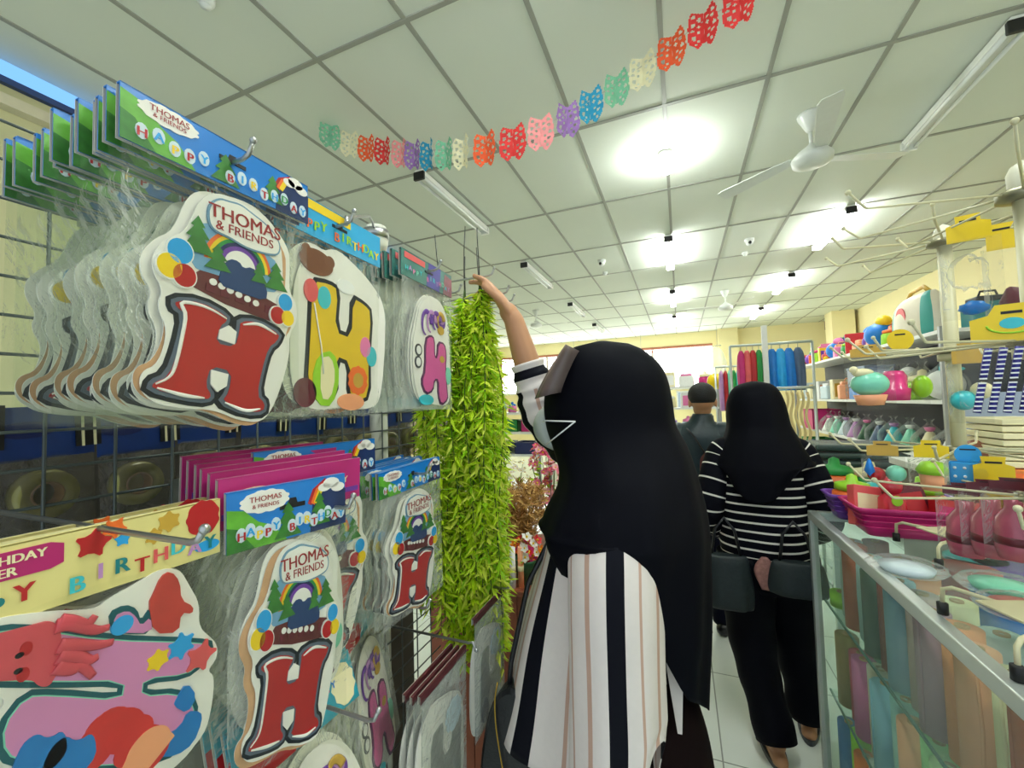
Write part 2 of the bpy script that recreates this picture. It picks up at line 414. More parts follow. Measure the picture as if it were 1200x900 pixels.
o = ra.build('raised_sleeve', w1, world=True, label='striped sleeve with banded cuff on the raised arm'); o.modifiers.new('t', 'SOLIDIFY').thickness = .002
sl = MB(); ls = stripes([(1.5, INK), (1.2, WHT), (.3, BEI), (1.9, WHT), (.4, BEI), (1.5, WHT)] * 4, 108)
def warp3(p, t):
    d = max(0, .95 - p.z); p.z += d * .9 * max(0, math.cos(t + .3)) ** 1.5; return p
zloft(sl, [(1.33, -.135, .88, .03, .03), (1.305, -.135, .875, .06, .065), (1.25, -.132, .838, .085, .088), (1.15, -.13, .805, .087, .09), (1.02, -.13, .79, .085, .083), (.9, -.131, .785, .086, .082), (.79, -.135, .78, .086, .08), (.70, -.138, .775, .088, .078)],
      46, 108, WHT, matfn=lambda i, kk: ls[kk], fold=.06, folds=7, warp=warp3, cap=(True, False))
o = sl.build('hanging_sleeve', w1, world=True, label='loose striped sleeve hanging at her side'); o.modifiers.new('t', 'SOLIDIFY').thickness = .002
fl = MB(); fl.prism([(-.018, .18), (.016, .2), (.02, .08), (.012, -.06), (.004, -.06), (-.01, .05)], 0, .003, WHT, Matrix.Translation((-.035, .86, .93)) @ Matrix.Rotation(PI / 2, 4, 'X'))
fl.build('shirt_tail', w1, world=True, label='white shirt tail end')
sk = MB()
zloft(sk, [(.92, -.16, .975, .13, .12), (.86, -.165, .975, .17, .15), (.75, -.165, .975, .195, .17), (.4, -.165, .975, .225, .19), (.09, -.165, .975, .25, .22)], 40, 60, SKIRT, fold=.07, folds=10, cap=(False, False))
o = sk.build('skirt', w1, world=True, label='dark brown long skirt'); o.modifiers.new('t', 'SOLIDIFY').thickness = .003
for q in (-1, 1):
    s = MB(); s.limb([V((-.15, .965 + .09 * q, .028)), V((-.24, .965 + .1 * q, .028)), V((-.32, .965 + .11 * q, .024))], [.036, .04, .03], K('black'), 12)
    for vv_ in s.bm.verts: vv_.co.z = max(.001, vv_.co.z)
    s.build('shoe', w1, world=True)
# her shoulder bag
b1 = thing('shoulder_bag', 'small black shoulder bag with gold zip hanging at the striped woman\'s side', 'bag', (-.385, .89, .5))
LEA = mat('black_leather', (12, 15, 20), .35, var=.2, scale=200, bump=.15)
g = MB(); T = Matrix.Translation((-.39, .88, .725)) @ Matrix.Rotation(.16, 4, 'Y')
g.prism(smooth2([(-.05, -.15), (.06, -.17), (.065, .10), (.02, .155), (-.02, .15), (-.055, .08)], 2), -.03, .03, LEA, T @ Matrix.Rotation(PI / 2, 4, 'X'))
o = g.build('bag_body', b1, world=True); o.modifiers.new('b', 'BEVEL').width = .008
z = MB(); pts = [px(x, y, 'y', .843) for x, y in ((583, 800), (580, 820), (581, 850), (587, 890), (592, 915))]
z.tube([V(r[1:]) for r in catmull([(i, *p) for i, p in enumerate(pts)], 20)], .0016, mat('zip_gold', PAL['gold'], .3, .9), 6); z.build('zip', b1, world=True, label='thin gold zip')
s_ = MB(); s_.tube([(-.39, .88, .80), (-.375, .875, .92), (-.33, .88, 1.1), (-.24, .9, 1.27)], .006, LEA, 8); s_.build('strap', b1, world=True)

# --- woman seen from behind in the aisle
w2 = thing('person', 'woman seen from behind in black headscarf and navy top with thin white stripes', 'person', (.34, 2.15, 0))
mb = MB(); hc = V((.315, 2.16, 1.44)); fw = V((.1, 1, 0))
head(mb, hc, fw, SKIN); torso(mb, (.32, 2.15), 0, 1.27, SKIN)
LA = [(.17, 2.15, 1.22), (.10, 2.10, .98), (.17, 2.30, .84)]; RA = [(.47, 2.15, 1.22), (.54, 2.10, .98), (.48, 2.30, .84)]
for A, sd in ((LA, -1), (RA, 1)):
    a, b, c_ = map(V, A); mb.limb([a.lerp(V((.32, 2.15, 1.22)), .3), a, a.lerp(b, .6), b, b.lerp(c_, .4), c_], [.06, .05, .042, .036, .034, .024], SKIN, 12)
    hand(mb, c_, (-.2 * sd, .9, -.3), (-.9 * sd, 0, -.3), (.5, .55, .6, .65), SKIN, .9, hs=-sd)
LF, RF = px(911, 884, 'z', .03), px(948, 853, 'z', .03)
leg(mb, (.25, 2.15, .76), (.25, 2.13, .42), (LF.x, LF.y - .0, .07), (-.12, 1, 0), SKIN); leg(mb, (.40, 2.16, .76), (.43, 2.22, .43), (RF.x, RF.y, .075), (.2, 1, 0), SKIN)
remesh(mb, 'body', .005, SKIN, w2, 5); eyes(hc, fw, w2)
h = MB()
def warpB(p, t):
    if p.z < 1.2:
        bk = max(0, -math.sin(t + .2)); p.z = 1.2 - (1.2 - p.z) * (-.12 + .62 * bk ** 3)
    return p
zloft(h, [(1.565, .312, 2.15, .012, .012), (1.56, .312, 2.15, .045, .045), (1.535, .312, 2.15, .085, .085), (1.48, .312, 2.15, .112, .108), (1.42, .315, 2.15, .122, .115), (1.36, .32, 2.15, .128, .12), (1.29, .325, 2.14, .155, .135), (1.2, .325, 2.14, .20, .155), (1.1, .325, 2.14, .205, .16), (.98, .32, 2.14, .195, .16), (.9, .32, 2.14, .19, .16)],
      60, 64, BLK, fold=.06, folds=9, warp=warpB, cap=(True, False))
o = h.build('headscarf', w2, world=True, label='black headscarf pointed at the back'); o.modifiers.new('t', 'SOLIDIFY').thickness = .003
NAV = mat('navy_knit', (8, 9, 18), .85, var=.2, scale=200, spec=.1); LIN = mat('white_stripe_knit', (225, 222, 212), .8)
t_ = MB()
zloft(t_, [(1.30, .32, 2.15, .06, .06), (1.285, .32, 2.15, .12, .09), (1.24, .32, 2.15, .175, .115), (1.12, .32, 2.15, .19, .13), (.98, .32, 2.15, .185, .135), (.86, .32, 2.15, .185, .14), (.79, .32, 2.15, .178, .138), (.77, .32, 2.15, .165, .13)], 129, 64, NAV,
      matfn=lambda i, k_: LIN if i % 9 in (0, 1) and i > 10 and i < 118 else NAV, fold=.05, folds=5, cap=(True, False))
o = t_.build('top', w2, world=True, label='navy top with thin white horizontal stripes'); o.modifiers.new('t', 'SOLIDIFY').thickness = .002
for A in (LA, RA):
    a, b, c_ = map(V, A); e = MB(); d_ = [V(r[1:]) for r in catmull([(0, *a.lerp(V((.32, 2.15, 1.2)), .35)), (1, *a), (2, *b), (3, *c_)], 130)]
    e.tube(d_, [.085 - .035 * (i / 129) for i in range(130)], NAV, 24, matfn=lambda i, k_: LIN if i % 9 == 0 and i < 120 else NAV)
    e.build('sleeve', w2, world=True)
tr = MB()
for hp, kn, ft in (((.25, 2.15, .80), (.25, 2.13, .42), LF), ((.40, 2.16, .80), (.43, 2.22, .43), RF)):
    d_ = [V(r[1:]) for r in catmull([(0, *hp), (1, *kn), (2, ft.x, ft.y, .085)], 30)]
    tr.tube(d_, [.125 - .048 * min(1, i / 22) + .003 * math.sin(i) for i in range(30)], BLK, 24)
zloft(tr, [(.85, .32, 2.15, .165, .125), (.72, .325, 2.155, .185, .135), (.66, .325, 2.155, .17, .12)], 8, 32, BLK)
tr.build('trousers', w2, world=True, label='loose black trousers')
for ft, dr in ((LF, (-.12, 1, 0)), (RF, (.2, 1, 0))):
    d_ = V(dr).normalized(); s = MB(); c0 = V((ft.x, ft.y, 0)); sd = V((d_.y, -d_.x, 0))
    out = [c0 + d_ * (.05 + .125 * math.cos(a)) + sd * (.042 * math.sin(a)) * (1 + .15 * math.cos(a)) for a in (2 * PI * i / 24 for i in range(24))]
    s.prism([(p.x, p.y) for p in out], .001, .02, K('dgrey', .45))
    so = s.build('sandal', w2, world=True, label='dark flat sandal')
    s = MB(); s.tube([c0 + d_ * .09 + sd * .045 + V((0, 0, .012)), c0 + d_ * .08 + sd * .03 + V((0, 0, .06)), c0 + d_ * .08 - sd * .03 + V((0, 0, .06)), c0 + d_ * .09 - sd * .045 + V((0, 0, .012))], .012, K('black'), 8)
    x_ = s.build('sandal_strap', so); bpy.data.objects[x_.name].matrix_parent_inverse = w2.matrix_basis.inverted()
DT = mat('dark_teal_bag_cloth', (16, 30, 34), .6, var=.2, scale=40, bump=.3)
for nm, lb, c_, w_, hh_ in (('tote_bag', 'dark teal cloth bag hanging left of the striped-top woman\'s hip', (.155, 2.02, .60), .095, .22), ('handbag', 'dark blue-green handbag at the striped-top woman\'s right hip beside the counter', (.405, 1.985, .70), .1, .13)):
    bg = thing(nm, lb, 'bag', c_); g = MB()
    zloft(g, [(hh_, .0, 0, w_ * .8, .02), (hh_ * .9, 0, 0, w_ * .9, .028), (hh_ * .4, 0, 0, w_, .042), (.02, 0, 0, w_, .045), (0, 0, 0, w_ * .95, .04)], 18, 40, DT, fold=.09, folds=6)
    g.build('bag_body', bg); s_ = MB(); s_.tube([(-w_ * .6, 0, hh_ * .95), (-w_ * .4, .02, hh_ + .1), (0, .03, hh_ + .15), (w_ * .4, .02, hh_ + .1), (w_ * .6, 0, hh_ * .95)], .006, LEA, 8); s_.build('strap', bg)
pk = thing('scarf', 'pinkish brown patterned scarf tucked at the back of the striped top', 'scarf', (.295, 2.0, .70)); g = MB()
zloft(g, [(.13, 0, 0, .012, .008), (.1, 0, 0, .034, .012), (.06, 0, 0, .04, .014), (0, .01, 0, .026, .01)], 14, 24, mat('scarf_print', (150, 105, 98), .8, var=.6, scale=70), fold=.2, folds=5); g.build('scarf_cloth', pk)

# --- man further down the aisle
m1 = thing('person', 'man with short black hair in dark jacket, seen from behind', 'person', (.1, 2.9, 0))
mb = MB(); hc = V((.128, 2.87, 1.475)); fw = V((-.05, 1, 0))
head(mb, hc, fw, SKIN); torso(mb, (.10, 2.9), 0, 1.30, SKIN, 1.05)
LA = [(-.06, 2.88, 1.24), (-.115, 2.86, .98), (-.05, 3.06, .86)]; RA = [(.26, 2.88, 1.24), (.31, 2.86, .98), (.26, 3.06, .86)]
for A, sd in ((LA, -1), (RA, 1)):
    a, b, c_ = map(V, A); mb.limb([a.lerp(V((.1, 2.9, 1.24)), .3), a, b, b.lerp(c_, .4), c_], [.065, .055, .042, .038, .027], SKIN, 12)
    hand(mb, c_, (-.2 * sd, .9, -.2), (-.9 * sd, 0, -.3), (.5, .55, .6, .65), SKIN, hs=-sd)
LF = px(822, 748, 'z', .03); RF = V((.2, 3.0, .03))
leg(mb, (.02, 2.9, .80), (.03, 2.92, .44), (LF.x, LF.y, .08), (-.25, 1, 0), SKIN); leg(mb, (.18, 2.9, .80), (.19, 2.95, .44), (RF.x, RF.y, .08), (.2, 1, 0), SKIN)
remesh(mb, 'body', .006, SKIN, m1, 5); eyes(hc, fw, m1)
HR = mat('black_hair', (9, 9, 11), .7, var=.4, scale=150, bump=.4)
g = MB(); g.sph(hc + V((.0, -.006, .036)), (.083, .1, .082), HR, 24)
for p in g.bm.verts:
    lo = hc.z + (-.012 if p.co.y < hc.y + .02 else .055)
    if p.co.z < lo: p.co.z = lo + (p.co.z - lo) * .12
g.build('hair', m1, world=True, label='short black hair')
JK = mat('dark_teal_jacket', (22, 40, 46), .45, var=.25, scale=30, bump=.3, spec=.4); JN = mat('navy_trousers', (10, 13, 30), .85, spec=.1)
g = MB()
zloft(g, [(1.395, .125, 2.885, .056, .06), (1.37, .122, 2.885, .066, .068), (1.34, .115, 2.89, .085, .08), (1.315, .105, 2.9, .15, .1), (1.26, .10, 2.9, .2, .125), (1.1, .1, 2.9, .19, .14), (.9, .1, 2.9, .185, .14), (.76, .1, 2.9, .19, .145)], 40, 48, JK, fold=.05, folds=7)
for A in (LA, RA):
    a, b, c_ = map(V, A); g.tube([V(r[1:]) for r in catmull([(0, *a.lerp(V((.1, 2.9, 1.24)), .4)), (1, *a), (2, *b), (3, *c_)], 30)], [.095 - .045 * i / 29 for i in range(30)], JK, 20)
g.build('jacket', m1, world=True, label='dark teal jacket')
g = MB()
for hp, kn, ft in (((.02, 2.9, .82), (.03, 2.92, .44), LF), ((.18, 2.9, .82), (.19, 2.95, .44), RF)):
    g.tube([V(r[1:]) for r in catmull([(0, *hp), (1, *kn), (2, ft.x, ft.y, .07)], 24)], [.105 - .04 * min(1, i / 18) for i in range(24)], JN, 20)
g.build('trousers', m1, world=True)
for ft, dr in ((LF, (-.25, 1, 0)), (RF, (.2, 1, 0))):
    d_ = V(dr).normalized(); s = MB(); c0 = V((ft.x, ft.y, 0)); s.limb([c0 - d_ * .045 + V((0, 0, .04)), c0 + d_ * .06 + V((0, 0, .036)), c0 + d_ * .17 + V((0, 0, .028))], [.042, .044, .034], K('black', .3), 14)
    for p in s.bm.verts: p.co.z = max(.001, p.co.z)
    s.build('shoe', m1, world=True)
rb = thing('shoulder_bag', 'dark red shoulder bag on the man\'s back', 'bag', (.19, 2.72, .93)); g = MB()
zloft(g, [(.24, 0, 0, .07, .02), (.2, 0, 0, .095, .035), (.05, 0, 0, .1, .04), (0, 0, 0, .09, .03)], 14, 30, mat('dark_red_cloth', (70, 14, 20), .6), fold=.04); g.build('bag_body', rb)
s_ = MB(); s_.tube([(-.06, 0, .22), (-.12, .03, .33), (-.16, .06, .38)], .012, K('black'), 8, flat=.3); s_.build('strap', rb)
# ------------------------------------------------------------------ room
FL = tilemat('floor_tiles', (240, 246, 238), (160, 166, 158), .6, .6, .1, .15, .006, .12)
CE = mat('ceiling_board', (214, 220, 208), .8, var=.03, scale=2); GR = mat('ceiling_grid', (150, 152, 142), .6); YEL = mat('yellow_wall', (240, 228, 176), .8, var=.03, scale=3)
OLV = mat('pale_wall', (196, 194, 150), .8, var=.06, scale=3)
CZ = 3.46; XL, XR, YB, YF = -6.7, 3.95, 13.55, -1.6
m = MB(); m.box(((XL + XR) / 2, (YB + YF) / 2, -.05), (XR - XL, YB - YF, .1), FL); fo = struct('floor', m)
m = MB(); m.box(((XL + XR) / 2, (YB + YF) / 2, CZ + .05), (XR - XL, YB - YF, .1), CE); ce = struct('ceiling', m)
m = MB()
x = -.014 - .6 * 11
while x < XR:
    m.box((x, (YB + YF) / 2, CZ - .003), (.026, YB - YF, .006), GR); x += .6
y = 1.69 - 1.2 * 2
while y < YB: m.box(((XL + XR) / 2, y, CZ - .0035), (XR - XL, .026, .007), GR); y += 1.2
struct('trim_1', m)
m = MB(); m.box((XR + .06, (YB + YF) / 2, CZ / 2), (.12, YB - YF, CZ), YEL); struct('wall_right', m)
m = MB(); m.box((XL - .06, (YB + YF) / 2, CZ / 2), (.12, YB - YF, CZ), YEL); struct('wall_left', m)
m = MB()
WX0, WX1, WZ0, WZ1 = -5.9, .95, 1.75, 3.08
for a, b, c_, d in ((XL, WX0, 0, CZ), (WX1, XR, 0, CZ), (WX0, WX1, WZ1, CZ), (WX0, WX1, 0, WZ0)):
    m.box(((a + b) / 2, YB + .06, (c_ + d) / 2), (b - a, .12, d - c_), YEL)
struct('wall_back', m)
PANE = glow('daylit_pane', (248, 252, 250), 5.0); FRB = mat('red_brown_frame', (170, 100, 70), .5); ALU = mat('aluminium', (196, 204, 200), .35, .6, var=.03); DK = mat('window_frame_white', (225, 225, 220), .4)
n = 4
for i in range(n):
    a = WX0 + (WX1 - WX0) * i / n; b = WX0 + (WX1 - WX0) * (i + 1) / n
    m = MB(); m.box(((a + b) / 2, YB + .03, (WZ0 + WZ1) / 2), (b - a - .02, .02, WZ1 - WZ0 - .02), PANE)
    wo = struct('window_%d' % (i + 1), m); m = MB()
    m.box(((a + b) / 2, YB - .01, WZ1 - .03), (b - a, .05, .06), FRB); m.box((a + .03, YB - .01, (WZ0 + WZ1) / 2), (.06, .05, WZ1 - WZ0 - .1), FRB); m.box(((a + b) / 2, YB - .01, WZ0 + .03), (b - a, .05, .06), DK)
    struct('window_frame', m, wo)
for i, (a, b) in enumerate(((-.1, .44), (.44, .98))):
    m = MB(); m.box(((a + b) / 2, YB - .012, 1.42), (b - a - .04, .01, .5), glow('grey_pane', (150, 168, 172), .9)); wo = struct('window_%d' % (i + 5), m)
    m = MB()
    for q in (a + .02, b - .02): m.box((q, YB - .02, 1.42), (.04, .04, .58), DK)
    for q in (1.16, 1.68): m.box(((a + b) / 2, YB - .02, q), (b - a, .04, .04), DK)
    struct('window_frame', m, wo)
m = MB(); m.box((1.35, YB - .12, CZ / 2), (.5, .24, CZ), YEL); struct('column_1', m)
m = MB(); m.box((3.65, 12.2, CZ / 2), (.45, .5, CZ), YEL); struct('column_2', m)
# near left partition with a clerestory strip
m = MB(); m.box((-3.41, 1.5, 1.66), (.12, 6.2, 3.32), OLV); struct('wall_left_partition', m)
m = MB(); m.box((-3.38, 1.5, 3.40), (.02, 6.2, .115), glow('clerestory_glass', (120, 178, 245), .9)); wo = struct('window_7', m)
m = MB(); m.box((-3.34, 1.5, 3.325), (.05, 6.2, .035), mat('blue_frame', (40, 66, 120), .5)); struct('window_frame', m, wo)
m = MB(); m.box((-3.32, 1.5, 3.20), (.08, 6.2, .06), mat('beige_rail', (205, 198, 170), .4)); struct('trim_2', m)

# ------------------------------------------------------------------ ceiling lamps, fans, cameras
LIT = glow('lit_tube', (250, 255, 252), 62.0); LIT2 = glow('lit_bulb', (250, 255, 250), 130.0); OFF = mat('unlit_tube', (238, 242, 238), .2); BAT = mat('lamp_batten', (232, 234, 228), .35); CAPB = mat('lamp_end_black', (20, 20, 20), .5)
def lamp(x, y0, y1, lit, label, group):
    t = thing('ceiling_lamp', label, 'ceiling lamp', (x, (y0 + y1) / 2, CZ), group=group); L = y1 - y0
    m = MB(); m.box((0, 0, -.03), (.075, L, .045), BAT, bev=.006); m.build('batten', t)
    for y_, c_ in ((-L / 2 + .012, CAPB), (L / 2 - .012, BAT)):
        m = MB(); m.box((0, y_, -.06), (.1, .028, .07), c_, bev=.006); m.build('end_holder', t)
    for q in (-.035, .035):
        m = MB(); m.tube([(q, -L / 2 + .03, -.075), (q, L / 2 - .03, -.075)], .013, LIT if lit else OFF, 10); m.build('tube', t)
for i, (a, b) in enumerate(((2.83, 4.1), (5.32, 6.6), (7.93, 9.2), (10.4, 11.65))): lamp(-1.93, a, b, False, '%s unlit tube lamp along the left ceiling row, counted from the camera' % NTH(i), 'ceiling tube lamps')
lamp(-.05, .2, 1.45, True, 'unseen tube lamp added above the camera to light the packs, continuing the middle row', 'ceiling tube lamps')  # unseen lamp added in line with the row, brightens the hanging packs
lamp(1.73, .2, 1.4, True, 'unseen glowing tube lamp added overhead right of the camera to brighten the left side', 'ceiling tube lamps')  # second unseen lamp, added to brighten the vine and left packs
lamp(1.73, 2.94, 4.1, False, 'unlit tube lamp at the upper right above the hook stands', 'ceiling tube lamps')
for i, (a, b) in enumerate(((5.24, 6.45), (7.72, 8.95), (10.4, 11.6))): lamp(1.73, a, b, True, '%s glowing tube lamp along the right ceiling row, counted from the camera' % NTH(i), 'ceiling tube lamps')
for i, (a, b) in enumerate(((5.23, 6.45), (7.9, 9.1), (10.4, 11.6))): lamp(-.05, a, b, True, '%s glowing tube lamp along the middle ceiling row, beyond the round bulb' % NTH(i), 'ceiling tube lamps')
t = thing('light_bulb', 'glowing round bulb on the ceiling between garland and fan', 'light bulb', (-.03, 3.46, CZ))
m = MB(); m.lathe([(.0, 0), (.055, 0), (.05, -.03), (.022, -.045), (.02, -.07)], BAT); m.build('socket', t)
m = MB(); m.lathe([(.018, -.068), (.03, -.085), (.05, -.115), (.052, -.14), (.035, -.17), (.0, -.18)], LIT2); m.build('bulb', t)
FAN = mat('fan_white', (214, 218, 212), .35)
def fan(x, y, a0, label, s=1.):
    t = thing('ceiling_fan', label, 'ceiling fan', (x, y, CZ), group='ceiling fans')
    m = MB(); m.lathe([(0, 0), (.075, 0), (.072, -.02), (.03, -.11), (.014, -.13)], FAN, seg=24); m.build('canopy', t)
    m = MB(); m.tube([(0, 0, -.12), (0, 0, -.24)], .013, FAN, 10); m.build('rod', t)
    m = MB(); m.lathe([(.014, -.21), (.035, -.23), (.09, -.27), (.125, -.31), (.12, -.345), (.07, -.37), (0, -.375)], FAN, seg=28); m.build('motor', t)
    for k in range(3):
        m = MB(); R_ = Matrix.Rotation(a0 + k * 2 * PI / 3, 4, 'Z') @ Matrix.Rotation(.16, 4, 'X')
        m.prism([(.1, -.03), (.2, -.05), (.62, -.068), (.66, -.05), (.66, .05), (.62, .062), (.2, .045), (.1, .03)], -.302, -.297, FAN, R_); m.build('blade', t)
p = px(938, 150, 'z', CZ); fan(p.x + .02, 3.42, .35, 'white ceiling fan nearest the camera, right of the round bulb')
fan(.85, 8.55, 1.0, 'white ceiling fan far back between the glowing lamps'); fan(-2.8, 8.4, .2, 'white ceiling fan far back on the left above the raised hand')
for x_, y_, lb in ((705, 305, 'white dome camera on the ceiling left of the glowing lamp'), (878, 280, 'white dome camera on the ceiling right of the glowing lamp')):
    p = px(x_, y_, 'z', CZ); t = thing('security_camera', lb, 'camera', p, group='ceiling dome cameras')
    m = MB(); m.lathe([(0, 0), (.055, 0), (.055, -.03), (.045, -.045)], FAN, seg=20); m.build('mount', t)
    m = MB(); m.sph((0, -.01, -.05), .042, FAN, 16); m.sph((-.012 if x_ < 800 else 0, -.045, -.058), .02, K('black', .15), 12); m.build('lens_dome', t)
for x_, y_, lb in ((709, 319, 'small white detector on the ceiling beyond the left dome camera'), (873, 296, 'small white detector on the ceiling beyond the right dome camera'), (241, -2, 'small white detector on the ceiling at the top left')):
    p = px(x_, y_, 'z', CZ); t = thing('smoke_detector', lb, 'detector', p, group='ceiling detectors')
    m = MB(); m.lathe([(0, 0), (.04, 0), (.038, -.02), (.025, -.035)], FAN, seg=18); m.build('detector_base', t); m = MB(); m.lathe([(.025, -.033), (.022, -.045), (0, -.05)], FAN, seg=18); m.build('sensor', t)

# ------------------------------------------------------------------ butterfly garland
GP = [(375, 148), (412, 164), (458, 173), (500, 176), (548, 172), (600, 160), (650, 141), (704, 110), (760, 72), (820, 28), (888, -16), (920, -38)]
gpts = [px(x, y, 'y', 2.1 + .12 * math.sin(i)) for i, (x, y) in enumerate(GP)]
gl = [V(r[1:]) for r in catmull([(i, *p) for i, p in enumerate(gpts)], 240)]
cum = [0]
for a, b in zip(gl, gl[1:]): cum.append(cum[-1] + (b - a).length)
ga = thing('garland', 'string of cut-paper butterflies in mixed colours hung below the ceiling', 'garland', gl[0])
m = MB(); m.tube(gl, .0025, mat('garland_string', (190, 190, 180), .7), 6); m.build('string', ga, world=True)
BC = [('mint', (140, 205, 170)), ('cream', (236, 232, 200)), ('orange', (240, 110, 60)), ('red', (225, 62, 60)), ('pink', (240, 165, 165)), ('purple', (165, 125, 190)), ('blue', (50, 165, 200))]
pat = [0, 1, 2, 3, 4, 5, 6, 0, 1, 2, 3, 4, 5, 6, 0, 1, 2, 3, 3]
nB = 19
HW = [(0, .055), (.004, .05), (.018, .058), (.03, .062), (.036, .052), (.04, .04), (.038, .03), (.044, .018), (.04, .006), (.045, -.01), (.038, -.03), (.024, -.045), (.016, -.05), (.008, -.04), (.003, -.03), (0, -.04)]
holes = [(.012, .036, .005), (.026, .046, .0055), (.028, .026, .006), (.013, .018, .0045), (.03, .006, .005), (.015, -.002, .005), (.026, -.014, .0055), (.014, -.024, .005), (.022, -.034, .0035)]
for b in range(nB):
    nm, col = BC[pat[b]]; s0 = cum[-1] * (b + .45) / (nB + .6)
    i = max(j for j in range(len(cum)) if cum[j] <= s0); P = gl[i]; d = (gl[min(i + 2, 239)] - gl[i]); d.z *= .5; d.normalize()
    pm = mat('paper_' + nm, col, .7, sss=.35); m = MB(); sc_ = 1.7
    for q in (-1, 1):
        # wing outline with round holes cut through by bridging rings of quads
        wing = MB(); out = [(x, y) for x, y in HW]
        R_ = Matrix((d, V((d.y, -d.x, 0)).normalized(), V((0, 0, 1)))).transposed().to_4x4()
        fold = Matrix.Rotation(q * .35 + random.uniform(-.2, .2), 4, 'Z') if q > 0 else Matrix.Rotation(PI - .35 + random.uniform(-.2, .2), 4, 'Z')
        T = Matrix.Translation(P - V((0, 0, .05))) @ R_ @ fold @ Matrix.Rotation(PI / 2, 4, 'X') @ Matrix.Scale(sc_, 4)
        nx, ny = 15, 34; cell = .0036; y0 = -.056
        def inside(x, y):
            c = False; j = len(out) - 1
            for k in range(len(out)):
                if (out[k][1] > y) != (out[j][1] > y) and x < (out[j][0] - out[k][0]) * (y - out[k][1]) / (out[j][1] - out[k][1]) + out[k][0]: c = not c
                j = k
            return c and all((x - hx) ** 2 + (y - hy) ** 2 > hr * hr for hx, hy, hr in holes)
        vc = {}
        def gv(ix, iy):
            if (ix, iy) not in vc: vc[ix, iy] = m.bm.verts.new(T @ V((ix * cell, y0 + iy * cell, .003 * math.sin(iy * .5))))
            return vc[ix, iy]
        for ix in range(nx):
            for iy in range(ny):
                if inside((ix + .5) * cell, y0 + (iy + .5) * cell): m.face([gv(ix, iy), gv(ix + 1, iy), gv(ix + 1, iy + 1), gv(ix, iy + 1)], pm)
        wing.bm.free()
    o = m.build('butterfly', ga, world=True, label=nm + ' paper butterfly')
    o.modifiers.new('t', 'SOLIDIFY').thickness = .0006

# ------------------------------------------------------------------ light from the shop front and the sky
w = bpy.data.worlds.new('world'); bpy.context.scene.world = w; w.use_nodes = True
bg = w.node_tree.nodes['Background']; bg.inputs[0].default_value = (.80, .9, 1, 1); bg.inputs[1].default_value = .7
vs = bpy.context.scene.view_settings; vs.view_transform = 'Standard'; vs.look = 'None'; vs.exposure = .72; vs.gamma = 1; vs.use_curve_mapping = False
bpy.context.scene.cycles.transparent_max_bounces = 48; bpy.context.scene.cycles.max_bounces = 8
bpy.context.scene.cycles.sample_clamp_indirect = 6
# ------------------------------------------------------------------ hanging banner packs on the left rack
BAG = film('clear_bag', (252, 253, 250), .012, .14, .6, 20, edge=.42)
BAGF = film('clear_bag_wrinkled', (253, 254, 252), .012, .1, .45, 16, edge=.32)
KRAFT = mat('card_back', (204, 160, 118), .8, var=.3, scale=40); CARDW = mat('card_white', (238, 236, 226), .5)
STEEL = mat('chrome_wire', (176, 178, 176), .28, .9)
def bag(mb, w, h, th, m, sd, nx=9, ny=12):
    """flat pillow bag standing on y = 0, with wrinkles"""
    F_, B_ = [], []
    for j in range(ny + 1):
        F_.append([]); B_.append([])
        for i in range(nx + 1):
            u, v = i / nx, j / ny; x = (u - .5) * w; y = v * h
            e = min(1, 4 * min(u, 1 - u)) ** .6 * min(1, 3.5 * min(v, 1.02 - v) + .02) ** .6
            q = .0035 * noise.noise(V((u * 5 + sd, v * 6, 0)))
            y += .004 * noise.noise(V((u * 3, sd, v)))
            F_[-1].append(mb.bm.verts.new((x, y, th / 2 * e + q * e))); B_[-1].append(mb.bm.verts.new((x, y, -th / 2 * e + q * e)))
    for j in range(ny):
        for i in range(nx):
            mb.face([F_[j][i], F_[j][i + 1], F_[j + 1][i + 1], F_[j + 1][i]], m, True); mb.face([B_[j][i], B_[j + 1][i], B_[j + 1][i + 1], B_[j][i + 1]], m, True)
    return mb
# --- artwork: every function draws layered flat pieces in pack coordinates (x across, y up)
def zz(k): return .0007 * k
def art_A(x, y):
    p = px(x / 3, 200 + y / 3, 'x', -.49); return (p.y - .329, p.z - 1.487)
HRED = [art_A(*q) for q in ((612, 458), (700, 462), (792, 512), (790, 532), (768, 546), (750, 607), (822, 622), (838, 560), (840, 530), (900, 532), (978, 575), (968, 600), (938, 622), (915, 700), (897, 790), (925, 818), (920, 846), (860, 850), (775, 812), (800, 778), (810, 706), (735, 686), (715, 755), (738, 790), (722, 806), (640, 796), (528, 766), (534, 745), (588, 725), (625, 620), (650, 505), (612, 478))]
WOUT = smooth2([art_A(*q) for q in ((705, 90), (770, 76), (880, 125), (985, 255), (992, 330), (992, 420), (1022, 460), (1026, 530), (1000, 570), (1005, 660), (960, 830), (920, 885), (840, 880), (750, 840), (650, 838), (540, 820), (488, 770), (492, 706), (556, 680), (590, 560), (548, 480), (572, 420), (532, 350), (535, 285), (590, 235), (650, 215))], 2)
CL = [art_A(*q) for q in ((722, 170), (725, 120), (760, 95), (800, 108), (840, 118), (880, 150), (920, 180), (960, 220), (982, 265), (975, 300), (945, 300), (910, 292), (870, 280), (835, 262), (800, 240), (765, 225), (735, 205))]
DKB = mat('letter_dark_outline', (24, 32, 40), .35, spec=.4); HR_ = mat('letter_red', (176, 30, 32), .3, var=.08, scale=12, spec=.6); OLT = mat('letter_slate_outline', (92, 104, 120), .4)
GRN = mat('tree_green', (52, 120, 44), .5, var=.5, scale=90); TXR = mat('title_dark_red', (150, 30, 32), .4)
